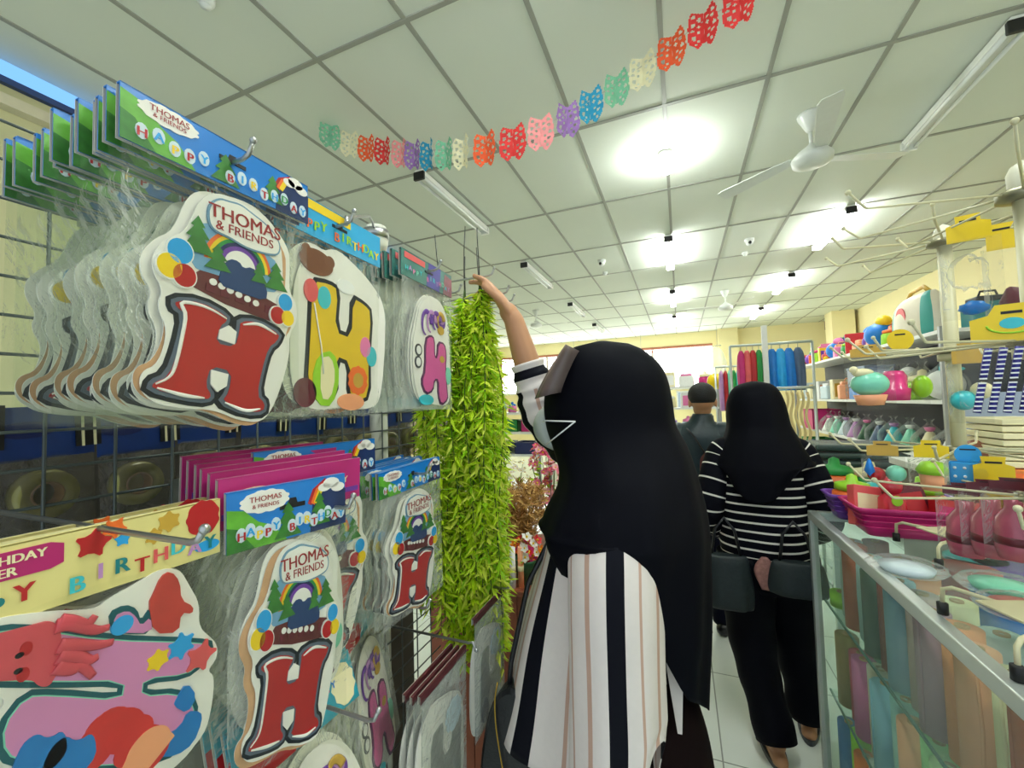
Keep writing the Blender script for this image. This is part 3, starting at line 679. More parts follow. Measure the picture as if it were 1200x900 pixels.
def tree(m, x, y, w, h, k):
    pts = [(x, y + h)]
    for s in (1, -1):
        seq = [(x + s * w * f, y + h * g) for f, g in ((.22, .72), (.12, .7), (.36, .42), (.2, .4), (.5, 0))]
        pts = pts + seq if s == 1 else pts + seq[::-1]
    m.prism(pts, zz(k), zz(k) + .0004, GRN)
def train_card():
    m = MB(); m.prism(WOUT, -.0012, zz(0), CARDW)
    m.prism(smooth2(offset(HRED, .0085), 1), 0, zz(1), DKB); m.prism(smooth2(offset(HRED, .0042), 1), 0, zz(2), OLT); m.prism(smooth2(HRED, 1), 0, zz(3), HR_)
    for c_ in ([(765, 560), (798, 545), (825, 568), (818, 612), (760, 592)], [(735, 700), (796, 716), (790, 758), (756, 778), (733, 750)]):
        m.prism([art_A(*q) for q in c_], 0, zz(4), CARDW)
    for c_ in ([(790, 522), (745, 494), (690, 472), (632, 466), (645, 510), (632, 590), (608, 690), (585, 728), (540, 750)], [(545, 764), (640, 790), (712, 800)], [(848, 542), (905, 542), (965, 576)], [(784, 816), (855, 843), (908, 838)]):
        q = [V((*art_A(*p), zz(3.6))) for p in c_]; m.tube([V(r[1:]) for r in catmull([(i, *p) for i, p in enumerate(q)], 24)], [.0009 + .0012 * math.sin(PI * i / 23) for i in range(24)], CARDW, 8, flat=.4, up=(0, 0, 1))
    # dark ground, rail bed, trees, rainbow, balloons, steam
    m.prism([art_A(*q) for q in ((650, 380), (700, 350), (800, 380), (900, 430), (985, 480), (975, 540), (880, 505), (790, 470), (660, 400))], 0, zz(1.2), mat('rail_red_brown', (96, 34, 34), .5, var=.3, scale=60))
    for i in range(5): a = 720 + i * 52; m.prism([art_A(*q) for q in ((a, 395 + i * 19), (a + 30, 406 + i * 19), (a + 28, 432 + i * 19), (a - 2, 421 + i * 19))], 0, zz(2), K('maroon'))
    for i in range(6): m.prism(ell(*art_A(745 + i * 30, 392 + i * 15), .0042, .004, 12), 0, zz(2.4), CARDW)
    m.prism(smooth2([art_A(*q) for q in ((660, 225), (705, 175), (800, 215), (905, 270), (980, 330), (988, 430), (880, 420), (760, 380), (660, 330))], 1), 0, zz(1), mat('sky_art', (120, 170, 205), .5, var=.2, scale=20))
    o = art_A(840, 340)
    for i, c_ in enumerate(('orange', 'yellow', 'green', 'navy', 'purple')):
        r = .041 - .0042 * i; m.prism([(o[0] + r * math.cos(t), o[1] + r * math.sin(t)) for t in (PI * q / 16 for q in range(17))], 0, zz(1.3 + .25 * i), K(c_))
    m.prism([(o[0] + .019 * math.cos(t), o[1] + .019 * math.sin(t)) for t in (PI * q / 16 for q in range(17))], 0, zz(2.7), CARDW)
    for x, y, w_, h_ in ((690, 290, .034, .042), (760, 350, .03, .03), (965, 420, .034, .036), (905, 395, .022, .026)): q = art_A(x, y); tree(m, q[0], q[1], w_, h_, 3)
    m.prism(smooth2([art_A(*q) for q in ((760, 400), (775, 340), (800, 310), (835, 320), (850, 345), (880, 340), (910, 370), (935, 420), (930, 460), (840, 430))], 1), 0, zz(2.9), mat('art_navy', (30, 62, 110), .4))
    m.prism(smooth2(CL, 2), 0, zz(3.6), mat('cloud_edge', (110, 150, 175), .5)); m.prism(smooth2(offset(CL, -.0022), 2), 0, zz(4.2), CARDW)
    q = art_A(862, 188); m.text('THOMAS', .0225, TXR, Matrix.Translation((q[0], q[1], zz(4.5))) @ Matrix.Rotation(.02, 4, 'Z'), .018)
    q = art_A(858, 230); m.text('& FRIENDS', .0155, TXR, Matrix.Translation((q[0], q[1], zz(4.5))), .012)
    for x, y, c_, r in ((625, 285, 'sky', .0135), (588, 335, 'yellow', .013), (640, 370, 'red', .0125), (995, 465, 'sky', .0115), (968, 510, 'red', .0115), (1003, 520, 'yellow', .0105)):
        q = art_A(x, y); m.prism(ell(q[0], q[1], r, r * 1.12, 20), 0, zz(5.2), CARDW); m.prism(ell(q[0], q[1], r * .9, r, 20), 0, zz(5.6), K(c_, .25))
    return m
def small_letters(m, txt, x0, x1, y, size, k, cols, amp=.004, back='pale'):
    n_ = len(txt)
    for i, ch in enumerate(txt):
        if ch == ' ': continue
        x = x0 + (x1 - x0) * (i + .5) / n_; yy = y + amp * math.sin(i * 1.9)
        if back: m.prism(ell(x, yy + size * .15, size * .42, size * .62, 12), 0, zz(k), K(back) if isinstance(back, str) else back)
        m.text(ch, size, K(cols[i % len(cols)]), Matrix.Translation((x, yy, zz(k) + .0003)), .035)
def header(m, w, h, base, y0=0, slot=True, th=.0016):
    m.box((0, y0 + h / 2, -th / 2), (w, h, th), base, bev=.0004)
    m.box((0, y0 + h / 2, -th - .005), (w, h, .0008), mat('header_back', (205, 200, 186), .6)); m.box((0, y0 + h - .0006, -.003), (w, .0012, .006), base)
    if slot: m.prism([(-.016, y0 + h * .62), (-.006, y0 + h * .62), (-.004, y0 + h * .72), (.004, y0 + h * .72), (.006, y0 + h * .62), (.016, y0 + h * .62), (.016, y0 + h * .54), (-.016, y0 + h * .54)], 0, zz(1.5), K('black', .6))
BLU = mat('header_blue', (22, 122, 205), .3, var=.12, scale=15, spec=.6)
def train_header(w, h, y0):
    m = MB(); header(m, w, h, BLU, y0); L = -w / 2; b = mat('header_leaf', (96, 170, 52), .4, var=.4, scale=60)
    m.prism([(L, y0), (L + .068, y0), (L + .06, y0 + .01), (L + .05, y0 + .022), (L + .034, y0 + .03), (L + .018, y0 + .046), (L, y0 + .05)], 0, zz(.7), b)
    m.prism([(L, y0), (L + .03, y0), (L + .02, y0 + .014), (L + .012, y0 + .026), (L, y0 + .03)], 0, zz(1), GRN)
    tree(m, L + w * .46, y0 + .003, .034, h * .62, 1); tree(m, L + w * .74, y0 + .008, .03, h * .62, 1)
    R_ = w / 2
    m.prism([(R_ - .052, y0), (R_, y0), (R_, y0 + h * .7), (R_ - .015, y0 + h * .8), (R_ - .035, y0 + h * .9), (R_ - .048, y0 + h * .6)], 0, zz(.8), mat('header_navy', (28, 50, 96), .35, var=.5, scale=50))
    for i, c_ in enumerate(('red', 'orange', 'yellow')): m.prism([(R_ - .055 + .004 * i, y0 + h * .55), (R_ - .048 + .004 * i, y0 + h * .8), (R_ - .03, y0 + h * (.98 - .05 * i)), (R_ - .03, y0 + h * (.9 - .05 * i)), (R_ - .044 + .004 * i, y0 + h * .7), (R_ - .05 + .004 * i, y0 + h * .5)], 0, zz(1 + .2 * i), K(c_))
    for q in ((R_ - .022, .86, .012), (R_ - .012, .76, .01), (R_ - .032, .8, .009)): m.prism(ell(q[0], y0 + h * q[1], q[2], q[2] * .62, 16), 0, zz(2), CARDW)
    m.prism(ell(L + .042, y0 + h * .76, .0265, h * .18, 40, 0, 12, .12), 0, zz(1.6), CARDW)
    m.text('THOMAS', .0092, TXR, Matrix.Translation((L + .042, y0 + h * .81, zz(2))), .012); m.text('& FRIENDS', .0066, TXR, Matrix.Translation((L + .042, y0 + h * .69, zz(2))), .012)
    small_letters(m, 'HAPPY BIRTHDAY', L + .01, R_ - .003, y0 + h * .24, .0135, 2, ('red', 'sky', 'yellow', 'red', 'sky', 'green'), .0035)
    return m
def behind_cards(m, pts, n_, sd):
    outline_kraft = pts is WOUT
    rnd = random.Random(sd)
    for k in range(n_):
        dx, dy = (-.008, -.002) if k == 0 and outline_kraft else (rnd.uniform(-.012, .008), rnd.uniform(-.006, .008)); a = rnd.uniform(-.1, .1)
        T = Matrix.Translation((dx, dy, -.0025 - .0022 * k)) @ Matrix.Rotation(a, 4, 'Z')
        m.prism(pts, -.0011, 0, KRAFT if k == 0 and outline_kraft else CARDW, T, side=CARDW)
    return m
ART = {}
def make_pack(kind, w, bh, hh, label, group, M, header_fn, card_fn, outline, cardM=None, th=.02, ncards=3, sd=1, film_=None):
    t = thing('banner_pack', label, 'banner pack', group=group, M=M)
    header_fn(w, hh, bh).build('header_card', t)
    b = MB(); bag(b, w * .985, bh + .006, th, film_ or BAG, sd); bo = b.build('clear_bag', t)
    c_ = card_fn(); T = Matrix.Translation((0, 0, .001)) @ (cardM or Matrix()); bmesh.ops.transform(c_.bm, matrix=T, verts=c_.bm.verts); c_.build('letter_card', t)
    if ncards:
        c_ = MB(); behind_cards(c_, outline, ncards, sd); bmesh.ops.transform(c_.bm, matrix=T, verts=c_.bm.verts); c_.build('stacked_letter_card', t, label='further letter cards behind the front one')
    return t
def frame(Yc, X, z, yaw=0., lean=0., roll=0.):
    """pack frame: x runs along +Y, y up, z out into the aisle (+X)"""
    B = Matrix(((0, 0, 1), (1, 0, 0), (0, 1, 0))).to_4x4()
    return Matrix.Translation((X, Yc, z)) @ Matrix.Rotation(yaw, 4, 'Z') @ B @ Matrix.Rotation(lean, 4, 'X') @ Matrix.Rotation(roll, 4, 'Z')
def stack(proto, n_, Yc, X, z, step, lab, group, yaw=0., seed=3, jit=.004, gaps=(), skip=()):
    rnd = random.Random(seed); x = X
    for i in range(1, n_):
        x -= step + (.012 if i in gaps else 0)
        dup(proto, frame(Yc + rnd.uniform(-jit, jit), x, z + rnd.uniform(-.006, .003), yaw + rnd.uniform(-.03, .03), rnd.uniform(-.02, .02), rnd.uniform(-.012, .012)), lab % ORD(i), group, skip or (('stacked_letter_card',) if i % 2 else ()))
# upper left: the big stack with the red H
g1 = 'packs on the upper left hook'
P1 = make_pack('train', .2185, .28, .056, 'frontmost red H banner pack with blue header on the upper left hook', g1, frame(.329, -.49, 1.487), train_header, train_card, WOUT, film_=BAGF, th=.022)
stack(P1, 14, .329, -.49, 1.487, .0165, '%s banner pack from the front in the upper left hanging stack', g1, gaps=(5, 8, 10))
# second pack: yellow H with animals
def leafy(m, pts, c_, k): m.prism(smooth2(pts, 1), 0, zz(k), K(c_) if isinstance(c_, str) else c_)
HSL = [(-.062, .2), (-.03, .205), (-.012, .2), (-.018, .13), (.02, .125), (.022, .195), (.05, .19), (.066, .18), (.06, .1), (.062, .03), (.035, .02), (.016, .03), (.018, .085), (-.016, .092), (-.014, .03), (-.04, .024), (-.068, .035), (-.064, .12)]
def yellow_header(w, h, y0):
    m = MB(); header(m, w, h, mat('header_sky', (52, 170, 222), .3, var=.1, scale=18, spec=.6), y0)
    m.prism([(-w / 2 + .03, y0 + h * .72), (w * .12, y0 + h * .72), (w * .12, y0 + h * .96), (-w / 2 + .03, y0 + h * .96)], 0, zz(1), K('yellow'))
    small_letters(m, 'HAPPY BIRTHDAY', -w / 2 + .005, w / 2 - .005, y0 + h * .32, .021, 1, ('lime', 'yellow', 'orange', 'lime'), .003, None); return m
OUT2 = smooth2([(-.09, .22), (-.05, .262), (.0, .25), (.04, .235), (.085, .205), (.092, .12), (.09, .03), (.07, .004), (.0, .01), (-.06, .002), (-.095, .03), (-.1, .12)], 2)
def yellow_card():
    m = MB(); m.prism(OUT2, -.0012, 0, CARDW); YL = mat('letter_yellow', (226, 190, 30), .35, var=.15, scale=20)
    m.prism(smooth2(offset(HSL, .007), 1), 0, zz(1), DKB); m.prism(smooth2(HSL, 1), 0, zz(2), YL)
    leafy(m, ell(-.055, .232, .032, .02, 20), 'brown', 2.5); leafy(m, ell(-.03, .24, .01, .01, 12), 'brown', 2.7); leafy(m, ell(-.075, .246, .008, .009, 12), 'brown', 2.7)
    for x, y, c_ in ((-.065, .185, 'coral'), (-.04, .18, 'turq'), (.052, .115, 'pink'), (.068, .1, 'turq')): leafy(m, ell(x, y, .013, .018, 18), c_, 3)
    m.tube([(-.06, .167, .003), (-.045, .1, .003), (-.04, .06, .003)], .001, K('white'), 6)
    leafy(m, [(-.05, .09), (-.02, .1), (-.005, .06), (-.02, .01), (-.05, .012), (-.062, .05)], 'lime', 3); leafy(m, [(-.045, .085), (-.025, .09), (-.015, .06), (-.025, .02), (-.045, .022)], 'cream', 3.4)
    leafy(m, ell(.035, .055, .02, .022, 24, 0, 10, .2), 'orange', 3.2); leafy(m, ell(.035, .055, .012, .013, 18), 'gold', 3.6); leafy(m, ell(.02, .018, .03, .014, 18), 'peach', 3)
    leafy(m, ell(-.072, .03, .02, .022, 16), 'maroon', 3); leafy(m, ell(.005, .21, .02, .012, 16), 'white', 2.6); return m
g2 = 'packs on the second upper hook'
P2 = make_pack('animal', .2, .275, .058, 'frontmost yellow H banner pack with sky blue header behind the big red H pack', g2, frame(.512, -.512, 1.487, 0, 0, -.03), yellow_header, yellow_card, OUT2, Matrix.Translation((.008, .004, 0)), sd=2, film_=BAGF)
stack(P2, 5, .512, -.512, 1.487, .02, '%s pack from the front in the yellow H stack', g2, seed=5)
# third pack: pink H with swirl
HPK = [(-.03, .135), (-.012, .145), (.0, .14), (.0, .1), (.016, .1), (.02, .135), (.042, .135), (.05, .115), (.045, .08), (.052, .03), (.055, .012), (.03, .0), (.02, .02), (.02, .055), (.0, .055), (-.006, .03), (-.03, .022), (-.045, .045), (-.03, .07)]
OUT3 = smooth2([(-.075, .12), (-.06, .17), (-.045, .215), (.0, .24), (.04, .22), (.06, .18), (.07, .12), (.075, .03), (.06, -.006), (.0, .0), (-.045, .0), (-.07, .04)], 2)
def swirl_header(w, h, y0):
    m = MB(); header(m, w, h, mat('header_green_purple', (58, 120, 110), .3, var=.5, scale=22, spec=.6), y0)
    m.prism([(-w / 2 + .01, y0 + h * .7), (-w * .08, y0 + h * .7), (-w * .08, y0 + h * .93), (-w / 2 + .01, y0 + h * .93)], 0, zz(1), K('coral'))
    m.prism([(-w * .05, y0), (w * .22, y0), (w * .25, y0 + h), (.0, y0 + h)], 0, zz(.6), mat('header_violet', (74, 66, 150), .35, var=.4, scale=60))
    m.prism([(w * .3, y0), (w / 2, y0), (w / 2, y0 + h * .8), (w * .34, y0 + h * .9)], 0, zz(.6), mat('header_rose', (150, 100, 110), .4, var=.5, scale=70))
    small_letters(m, 'HAPPY BIRTHDAY', -w / 2 + .01, w / 2 - .01, y0 + h * .32, .015, 1, ('turq', 'lilac', 'pink', 'mint'), .003, None); return m
def swirl_card():
    m = MB(); m.prism(OUT3, -.0012, 0, CARDW); PKM = mat('letter_pink', (216, 92, 158), .35, var=.1, scale=20)
    for i, c_ in enumerate(('purple', 'lilac', 'purple', 'gold')):
        pts = [(-.028 + .018 * i + (.022 - .002 * i) * math.cos(t) * (1 - t / 9), .165 + .006 * i + (.038 - .005 * i) * math.sin(t) * (1 - t / 9), .0016 + .0004 * i) for t in (.2 + 4.4 * q / 24 for q in range(25))]
        m.tube(pts, [.0068 - .0002 * q for q in range(25)], K(c_), 8, flat=.25, up=(0, 0, 1))
    leafy(m, ell(.028, .185, .022, .02, 18), 'purple', 2); leafy(m, ell(.034, .19, .012, .011, 16), 'lilac', 2.6); leafy(m, ell(.03, .165, .013, .01, 16), 'gold', 2.8)
    m.prism(smooth2(offset(HPK, .0045), 1), 0, zz(3), mat('letter_plum_outline', (90, 34, 84), .4)); m.prism(smooth2(HPK, 1), 0, zz(4), PKM)
    for x, y in ((-.055, .11), (-.056, .085)): leafy(m, ell(x, y, .012, .013, 16), 'dgrey', 2); leafy(m, ell(x, y, .008, .009, 16), 'white', 2.6)
    leafy(m, ell(-.028, .008, .026, .011, 18), 'turq', 4.4); leafy(m, ell(.06, .065, .012, .02, 18), 'mint', 3); leafy(m, ell(.032, .1, .01, .008, 16), 'gold', 4.6); return m
g3 = 'packs on the third upper hook'
P3 = make_pack('swirl', .2, .275, .056, 'frontmost pink H banner pack with green and violet header beside the green vine', g3, frame(.78, -.515, 1.49, 0, 0, -.03), swirl_header, swirl_card, OUT3, Matrix.Translation((.015, .012, 0)) @ Matrix.Scale(1.04, 4), sd=3, film_=BAGF)
stack(P3, 6, .78, -.515, 1.49, .017, '%s pack from the front in the pink H stack', g3, seed=6)
# lower left: pink H lying sideways with sea creatures
SEAH = [px(x * .2917, 640 + y * .2917, 'x', -.49) for x, y in ((420, 380), (780, 388), (840, 400), (800, 470), (745, 512), (570, 528), (560, 605), (700, 592), (775, 630), (760, 740), (650, 860), (300, 880), (110, 860), (20, 830), (12, 720), (100, 605), (200, 600), (485, 620), (500, 535), (210, 540), (-160, 530), (-160, 370), (100, 330))]
SEAH = [(p.y - .21, p.z - 1.09) for p in SEAH]
def S_(x, y): p = px(x * .2917, 640 + y * .2917, 'x', -.49); return (p.y - .21, p.z - 1.09)
OUT4 = smooth2([S_(*q) for q in ((-180, 330), (0, 285), (200, 258), (380, 255), (430, 210), (560, 140), (640, 90), (720, 90), (760, 160), (800, 230), (795, 330), (870, 385), (870, 450), (830, 500), (860, 520), (850, 640), (820, 760), (700, 880), (560, 960), (200, 960), (-20, 900), (-30, 700), (40, 600), (-180, 590))], 2)
def sea_header(w, h, y0):
    m = MB(); CRM = mat('header_cream', (226, 214, 140), .4, var=.04); header(m, w, h, CRM, y0, False); L = -w / 2 - .022; LL = -w / 2
    m.prism([(LL, y0 + h * .55), (L + .11, y0 + h * .55), (L + .118, y0 + h * .6), (L + .118, y0 + h * .86), (L + .11, y0 + h * .91), (LL, y0 + h * .91)], 0, zz(1), mat('header_magenta', (176, 30, 104), .4))
    m.text('HAPPY BIRTHDAY', .0098, K('cream'), Matrix.Translation((L + .068, y0 + h * .8, zz(1.3))), .04); m.text('BANNER', .0098, K('cream'), Matrix.Translation((L + .072, y0 + h * .64, zz(1.3))), .04)
    m.prism(smooth2([(LL, y0), (L + .072, y0), (L + .074, y0 + h * .3), (L + .055, y0 + h * .46), (LL, y0 + h * .46)], 1), 0, zz(.7), mat('header_sea', (40, 120, 170), .4))
    m.prism(star(L + .137, y0 + h * .75, .015, rot=.2), 0, zz(1.5), K('red')); m.prism(star(L + .152, y0 + h * .9, .011, rot=.6), 0, zz(1.2), K('orange')); m.prism(star(L + .158, y0 + h * .7, .0075), 0, zz(1.2), K('sky'))
    m.prism(star(L + .196, y0 + h * .8, .012, 6, .6), 0, zz(1), K('gold')); m.prism(star(L + .183, y0 + h * .62, .009, 6, .6), 0, zz(1), K('gold'))
    small_letters(m, 'HAPPY BIRTHDAY', LL + .003, w / 2 - .004, y0 + h * .27, .0195, 1.6, ('coral', 'turq', 'lilac', 'teal', 'red'), .0035, None)
    leafy(m, ell(w / 2 - .018, y0 + h * .72, .015, .017, 22, 0, 9, .2), 'red', 1.2); leafy(m, ell(w / 2 - .014, y0 + h * .2, .013, .006, 14), 'sky', 1.2); return m
def sea_card():
    m = MB(); m.prism(OUT4, -.0012, 0, CARDW); TL = mat('letter_deep_teal', (14, 88, 96), .4); LIL = mat('letter_lilac_pink', (214, 138, 186), .35, var=.05)
    m.prism(smooth2(offset(SEAH, .005), 1), 0, zz(1), TL); m.prism(smooth2(offset(SEAH, .001), 1), 0, zz(1.5), K('mint')); m.prism(smooth2(SEAH, 1), 0, zz(2), LIL)
    OC = mat('octopus_pink', (206, 78, 88), .45, var=.12, scale=40)
    m.prism(smooth2([S_(*q) for q in ((-180, 430), (-100, 370), (60, 330), (140, 310), (200, 295), (240, 330), (240, 480), (215, 520), (190, 560), (150, 562), (120, 530), (0, 540), (-160, 540))], 2), 0, zz(3.4), OC)
    for pts in (((215, 320), (270, 310), (330, 325), (380, 335), (430, 322)), ((225, 400), (300, 395), (380, 395), (445, 382)), ((215, 480), (280, 490), (320, 480), (365, 520)), ((230, 300), (280, 300), (340, 310), (375, 275)), ((225, 440), (300, 440), (350, 455), (385, 440))):
        q = [S_(*p) for p in pts]; m.tube([V(r[1:] + [zz(4)]) for r in catmull([(i, *p) for i, p in enumerate(q)], 14)], [.0062 - .0033 * i / 13 for i in range(14)], OC, 8, flat=.35, up=(0, 0, 1))
    for x, y in ((70, 435), (65, 498)): m.prism(ell(*S_(x, y), .0026, .0022, 10), 0, zz(4), K('black'))
    for x, y in ((97, 408), (84, 512)): m.prism(ell(*S_(x, y), .0036, .0055, 12), 0, zz(4), K('red'))
    m.prism(smooth2([S_(*q) for q in ((440, 330), (430, 265), (500, 232), (545, 250), (560, 300), (600, 240), (610, 350), (480, 352))], 1), 0, zz(2.2), TL); m.prism(smooth2([S_(*q) for q in ((455, 345), (450, 280), (505, 255), (540, 280), (560, 320), (600, 280), (605, 348))], 1), 0, zz(2.6), LIL)
    m.prism(ell(*S_(485, 315), .0085, .0085, 18), 0, zz(3), K('sky'))
    CR = mat('coral_red', (190, 62, 52), .5, var=.25, scale=50)
    m.prism(smooth2([S_(*q) for q in ((640, 120), (680, 98), (715, 140), (720, 215), (770, 240), (765, 270), (720, 265), (710, 345), (610, 350), (590, 230), (610, 190))], 1), 0, zz(3.4), CR)
    m.prism(star(*S_(628, 455), .0115, 6, .6), 0, zz(3), K('yellow')); m.prism(star(*S_(722, 400), .0155, 6, .5), 0, zz(3), K('sky')); m.prism(star(*S_(800, 440), .019, 5, .45, .4), 0, zz(3.3), K('coral'))
    BL = mat('shell_blue', (32, 120, 190), .4, var=.2, scale=40)
    for a, b in (((150, 830), (.017, .018)), ((265, 845), (.019, .02))):
        c0 = S_(*a); m.prism(smooth2([(c0[0] - b[0], c0[1] - b[1]), (c0[0] + b[0], c0[1] - b[1]), (c0[0] + b[0] * .9, c0[1] + b[1] * .5), (c0[0] + b[0] * .3, c0[1] + b[1] * .4), (c0[0] - b[0] * .1, c0[1] + b[1]), (c0[0] - b[0] * .7, c0[1] + b[1] * .7)], 2), 0, zz(3.2), BL)
    m.prism(smooth2([S_(*q) for q in ((700, 610), (745, 545), (785, 600), (745, 670), (690, 640))], 1), 0, zz(3), BL)
    m.prism(smooth2([S_(*q) for q in ((745, 660), (800, 660), (805, 700), (770, 790), (700, 840), (615, 845), (640, 770), (720, 720))], 1), 0, zz(3.1), BL)
    # a red seaweed clump and a peach shell fill the lower right corner of the letter
    for i in range(7):
        c0 = S_(380 + i * 34, 800 - 80 * math.sin(i * .62)); m.prism(ell(c0[0], c0[1], .0145, .019, 20, .3 * i), 0, zz(3 + .08 * i), mat('seaweed_red', (204, 48, 44), .5, var=.2, scale=30))
    c0 = S_(590, 800); m.prism([(c0[0], c0[1] - .02)] + [(c0[0] + .022 * math.cos(t) * (1 + .08 * abs(math.sin(5 * t))), c0[1] - .02 + .036 * math.sin(t)) for t in (.4 + 2.3 * q / 22 for q in range(23))], 0, zz(4), K('peach')); return m
g4 = 'packs on the lower left hook'
P4 = make_pack('sea', .225, .25, .06, 'frontmost pack with pink sideways H, pink octopus and cream header at the lower left', g4, frame(.203, -.49, 1.09), sea_header, sea_card, OUT4, Matrix.Translation((.007, 0, 0)), sd=4, film_=BAGF, ncards=2)
stack(P4, 5, .21, -.49, 1.085, .018, '%s pack from the front in the cream header stack', g4, seed=8)
# lower middle: red H pack, pink-headed packs behind it
P5 = make_pack('train', .15, .26, .07, 'red H banner pack with blue header, in front of the pink headers', 'packs on the lower middle hook', frame(.392, -.468, 1.075, -.22), train_header, train_card, WOUT, Matrix.Translation((.004, -.004, 0)) @ Matrix.Diagonal((.70, .96, 1, 1)), sd=5, film_=BAGF)
def pink_header(w, h, y0):
    m = MB(); header(m, w, h, mat('header_hot_pink', (190, 44, 122), .35, var=.12, scale=30, spec=.5), y0)
    m.box((0, y0 + h * .25, .0004), (w * .96, h * .12, .0008), K('purple')); m.prism(ell(-w * .3, y0 + h * .55, .03, .012, 20), 0, zz(1.2), K('cream')); m.text('HAPPY BIRTHDAY', .013, K('cream'), Matrix.Translation((w * .12, y0 + h * .52, zz(1))), .03); return m
g5 = 'pink-headed packs on the lower middle hook'
P6 = make_pack('pink', .2, .26, .06, 'frontmost pink-headed pack directly behind the lower middle red H pack', g5, frame(.42, -.50, 1.10, -.14, .05), pink_header, swirl_card, OUT3, sd=6)
rnd = random.Random(4)
for i in range(1, 6): dup(P6, frame(.42 + .004 * i, -.50 - .02 * i, 1.102 + .004 * i, -.12 + rnd.uniform(-.05, .05), .05), '%s pink-headed pack from the front behind the lower middle red H pack' % ORD(i), g5)
P7 = dup(P1, frame(.505, -.535, 1.105, -.1), 'red H pack peeping out between the pink headers and the lower right stack', 'packs on the lower middle hook')
# lower right: red H stack
g6 = 'packs on the lower right hook'
P8 = dup(P1, frame(.70, -.5, 1.10, .0, 0, .02) @ Matrix.Diagonal((.92, .84, 1, 1)), 'frontmost red H banner pack of the lower right stack beside the green vine', g6)
rnd = random.Random(9)
for i in range(1, 8): dup(P1, frame(.70 + rnd.uniform(-.004, .004), -.5 - .017 * i, 1.10 + rnd.uniform(-.004, .004), rnd.uniform(-.03, .03), rnd.uniform(-.03, .03), .02) @ Matrix.Diagonal((.92, .84, 1, 1)), '%s pack from the front in the lower right red H stack' % ORD(i), g6, ('stacked_letter_card',) if i % 3 else ())
# bottom row, mostly below the frame
def teal_header(w, h, y0):
    m = MB(); header(m, w, h, mat('header_teal', (30, 150, 170), .3, var=.15, scale=25, spec=.6), y0)
    m.prism([(-w / 2, y0), (-w * .1, y0), (-w * .02, y0 + h * .3), (-w * .2, y0 + h * .55), (-w / 2, y0 + h * .4)], 0, zz(1), K('red')); m.prism(ell(w * .38, y0 + h * .45, w * .1, h * .36, 20, 0, 9, .2), 0, zz(1), K('cream'))
    small_letters(m, 'HAPPY', w * .02, w * .32, y0 + h * .5, .014, 1, ('magenta', 'blue', 'cream'), .004, None); return m
g7 = 'teal-headed packs on the bottom hooks'
P9 = make_pack('teal', .2, .25, .075, 'frontmost teal-headed pack at the bottom edge below the lower middle red H', g7, frame(.46, -.44, .78, -.05, -.35), teal_header, swirl_card, OUT3, sd=9)
for i in range(1, 4): dup(P9, frame(.46, -.44 - .022 * i, .785, -.05, -.3), '%s teal-headed pack from the front at the bottom edge' % ORD(i), g7)
P10 = dup(P9, frame(.66, -.55, .815, .35, -.15), 'teal-headed pack turned edge-on below the lower right red H stack', g7)
for i in range(1, 6): dup(P9, frame(.66 - .007 * i, -.55 - .02 * i, .815, .35, -.15), '%s pack behind the edge-on teal header below the lower right stack' % NTH(i - 1), g7)
SILV = mat('silver_letter', (186, 188, 180), .3, .5, var=.3, scale=60)
def plain_header(w, h, y0):
    m = MB(); header(m, w, h * .5, mat('header_maroon', (84, 30, 36), .5, var=.3), y0, False); return m
def silver_card():
    m = MB(); m.prism(smooth2(offset(HSL, .012), 2), -.001, 0, CARDW); m.prism(smooth2(HSL, 1), 0, zz(2), SILV); m.prism(ell(.03, .19, .03, .03, 24, 0, 9, .2), 0, zz(3), K('pale')); m.prism(ell(-.04, .05, .02, .03, 20), 0, zz(3), K('grey')); return m
g8 = 'silver letter packs below the vine'
P11 = make_pack('silver', .17, .26, .03, 'clear pack with silver letters under the lower right red H stack', g8, frame(.73, -.46, .70, 0, .02), plain_header, silver_card, OUT2, Matrix.Scale(.9, 4), sd=11, film_=film('shiny_bag', (250, 252, 250), .05, .1, 1.0, 22, edge=.6))
dup(P11, frame(.93, -.455, .74, .0, .02), 'clear pack with silver letters hanging at the foot of the green vine', g8)
for i in range(1, 3): dup(P11, frame(.728, -.46 - .016 * i, .697, 0, .02), '%s clear pack behind the front silver letter pack' % NTH(i - 1), g8)
# grid rack, post and hooks
GRD = mat('grid_wire', (84, 92, 90), .4, .6)
rk = thing('grid_rack', 'dark wire grid rack carrying the hanging banner packs', 'display rack', (-.8, .5, 0))
m = MB(); y = -.25
while y < 1.26: m.tube([(-.8, y, .25), (-.8, y, 1.90)], .0022, GRD, 6); y += .0762
z = .26
while z < 1.9: m.tube([(-.804, -.26, z), (-.804, 1.26, z)], .0022, GRD, 6); z += .0508
m.build('wire_grid', rk, world=True)
m = MB(); m.box((-.935, .5, .79), (.012, 1.56, 1.42), mat('back_board', (74, 70, 60), .7, var=.2, scale=8)); m.build('back_board', rk, world=True)  # dark board added to darken the tape row and the view through the grid
PST = mat('rack_post', (198, 200, 184), .4)
for y_ in (.99, -.3):
    m = MB(); m.lathe([(.026, 0), (.026, 2.0)], PST, (-.83, y_, 0), 18); m.build('post', rk, world=True)
    m = MB(); m.lathe([(.027, 1.96), (.034, 1.985), (.036, 2.02), (.03, 2.04), (0, 2.045)], mat('post_cap', (214, 216, 200), .3), (-.83, y_, 0), 18); m.build('post_cap', rk, world=True)
    m = MB(); m.box((-.83, y_, .015), (.4, .09, .03), PST, bev=.004); m.build('foot', rk, world=True)
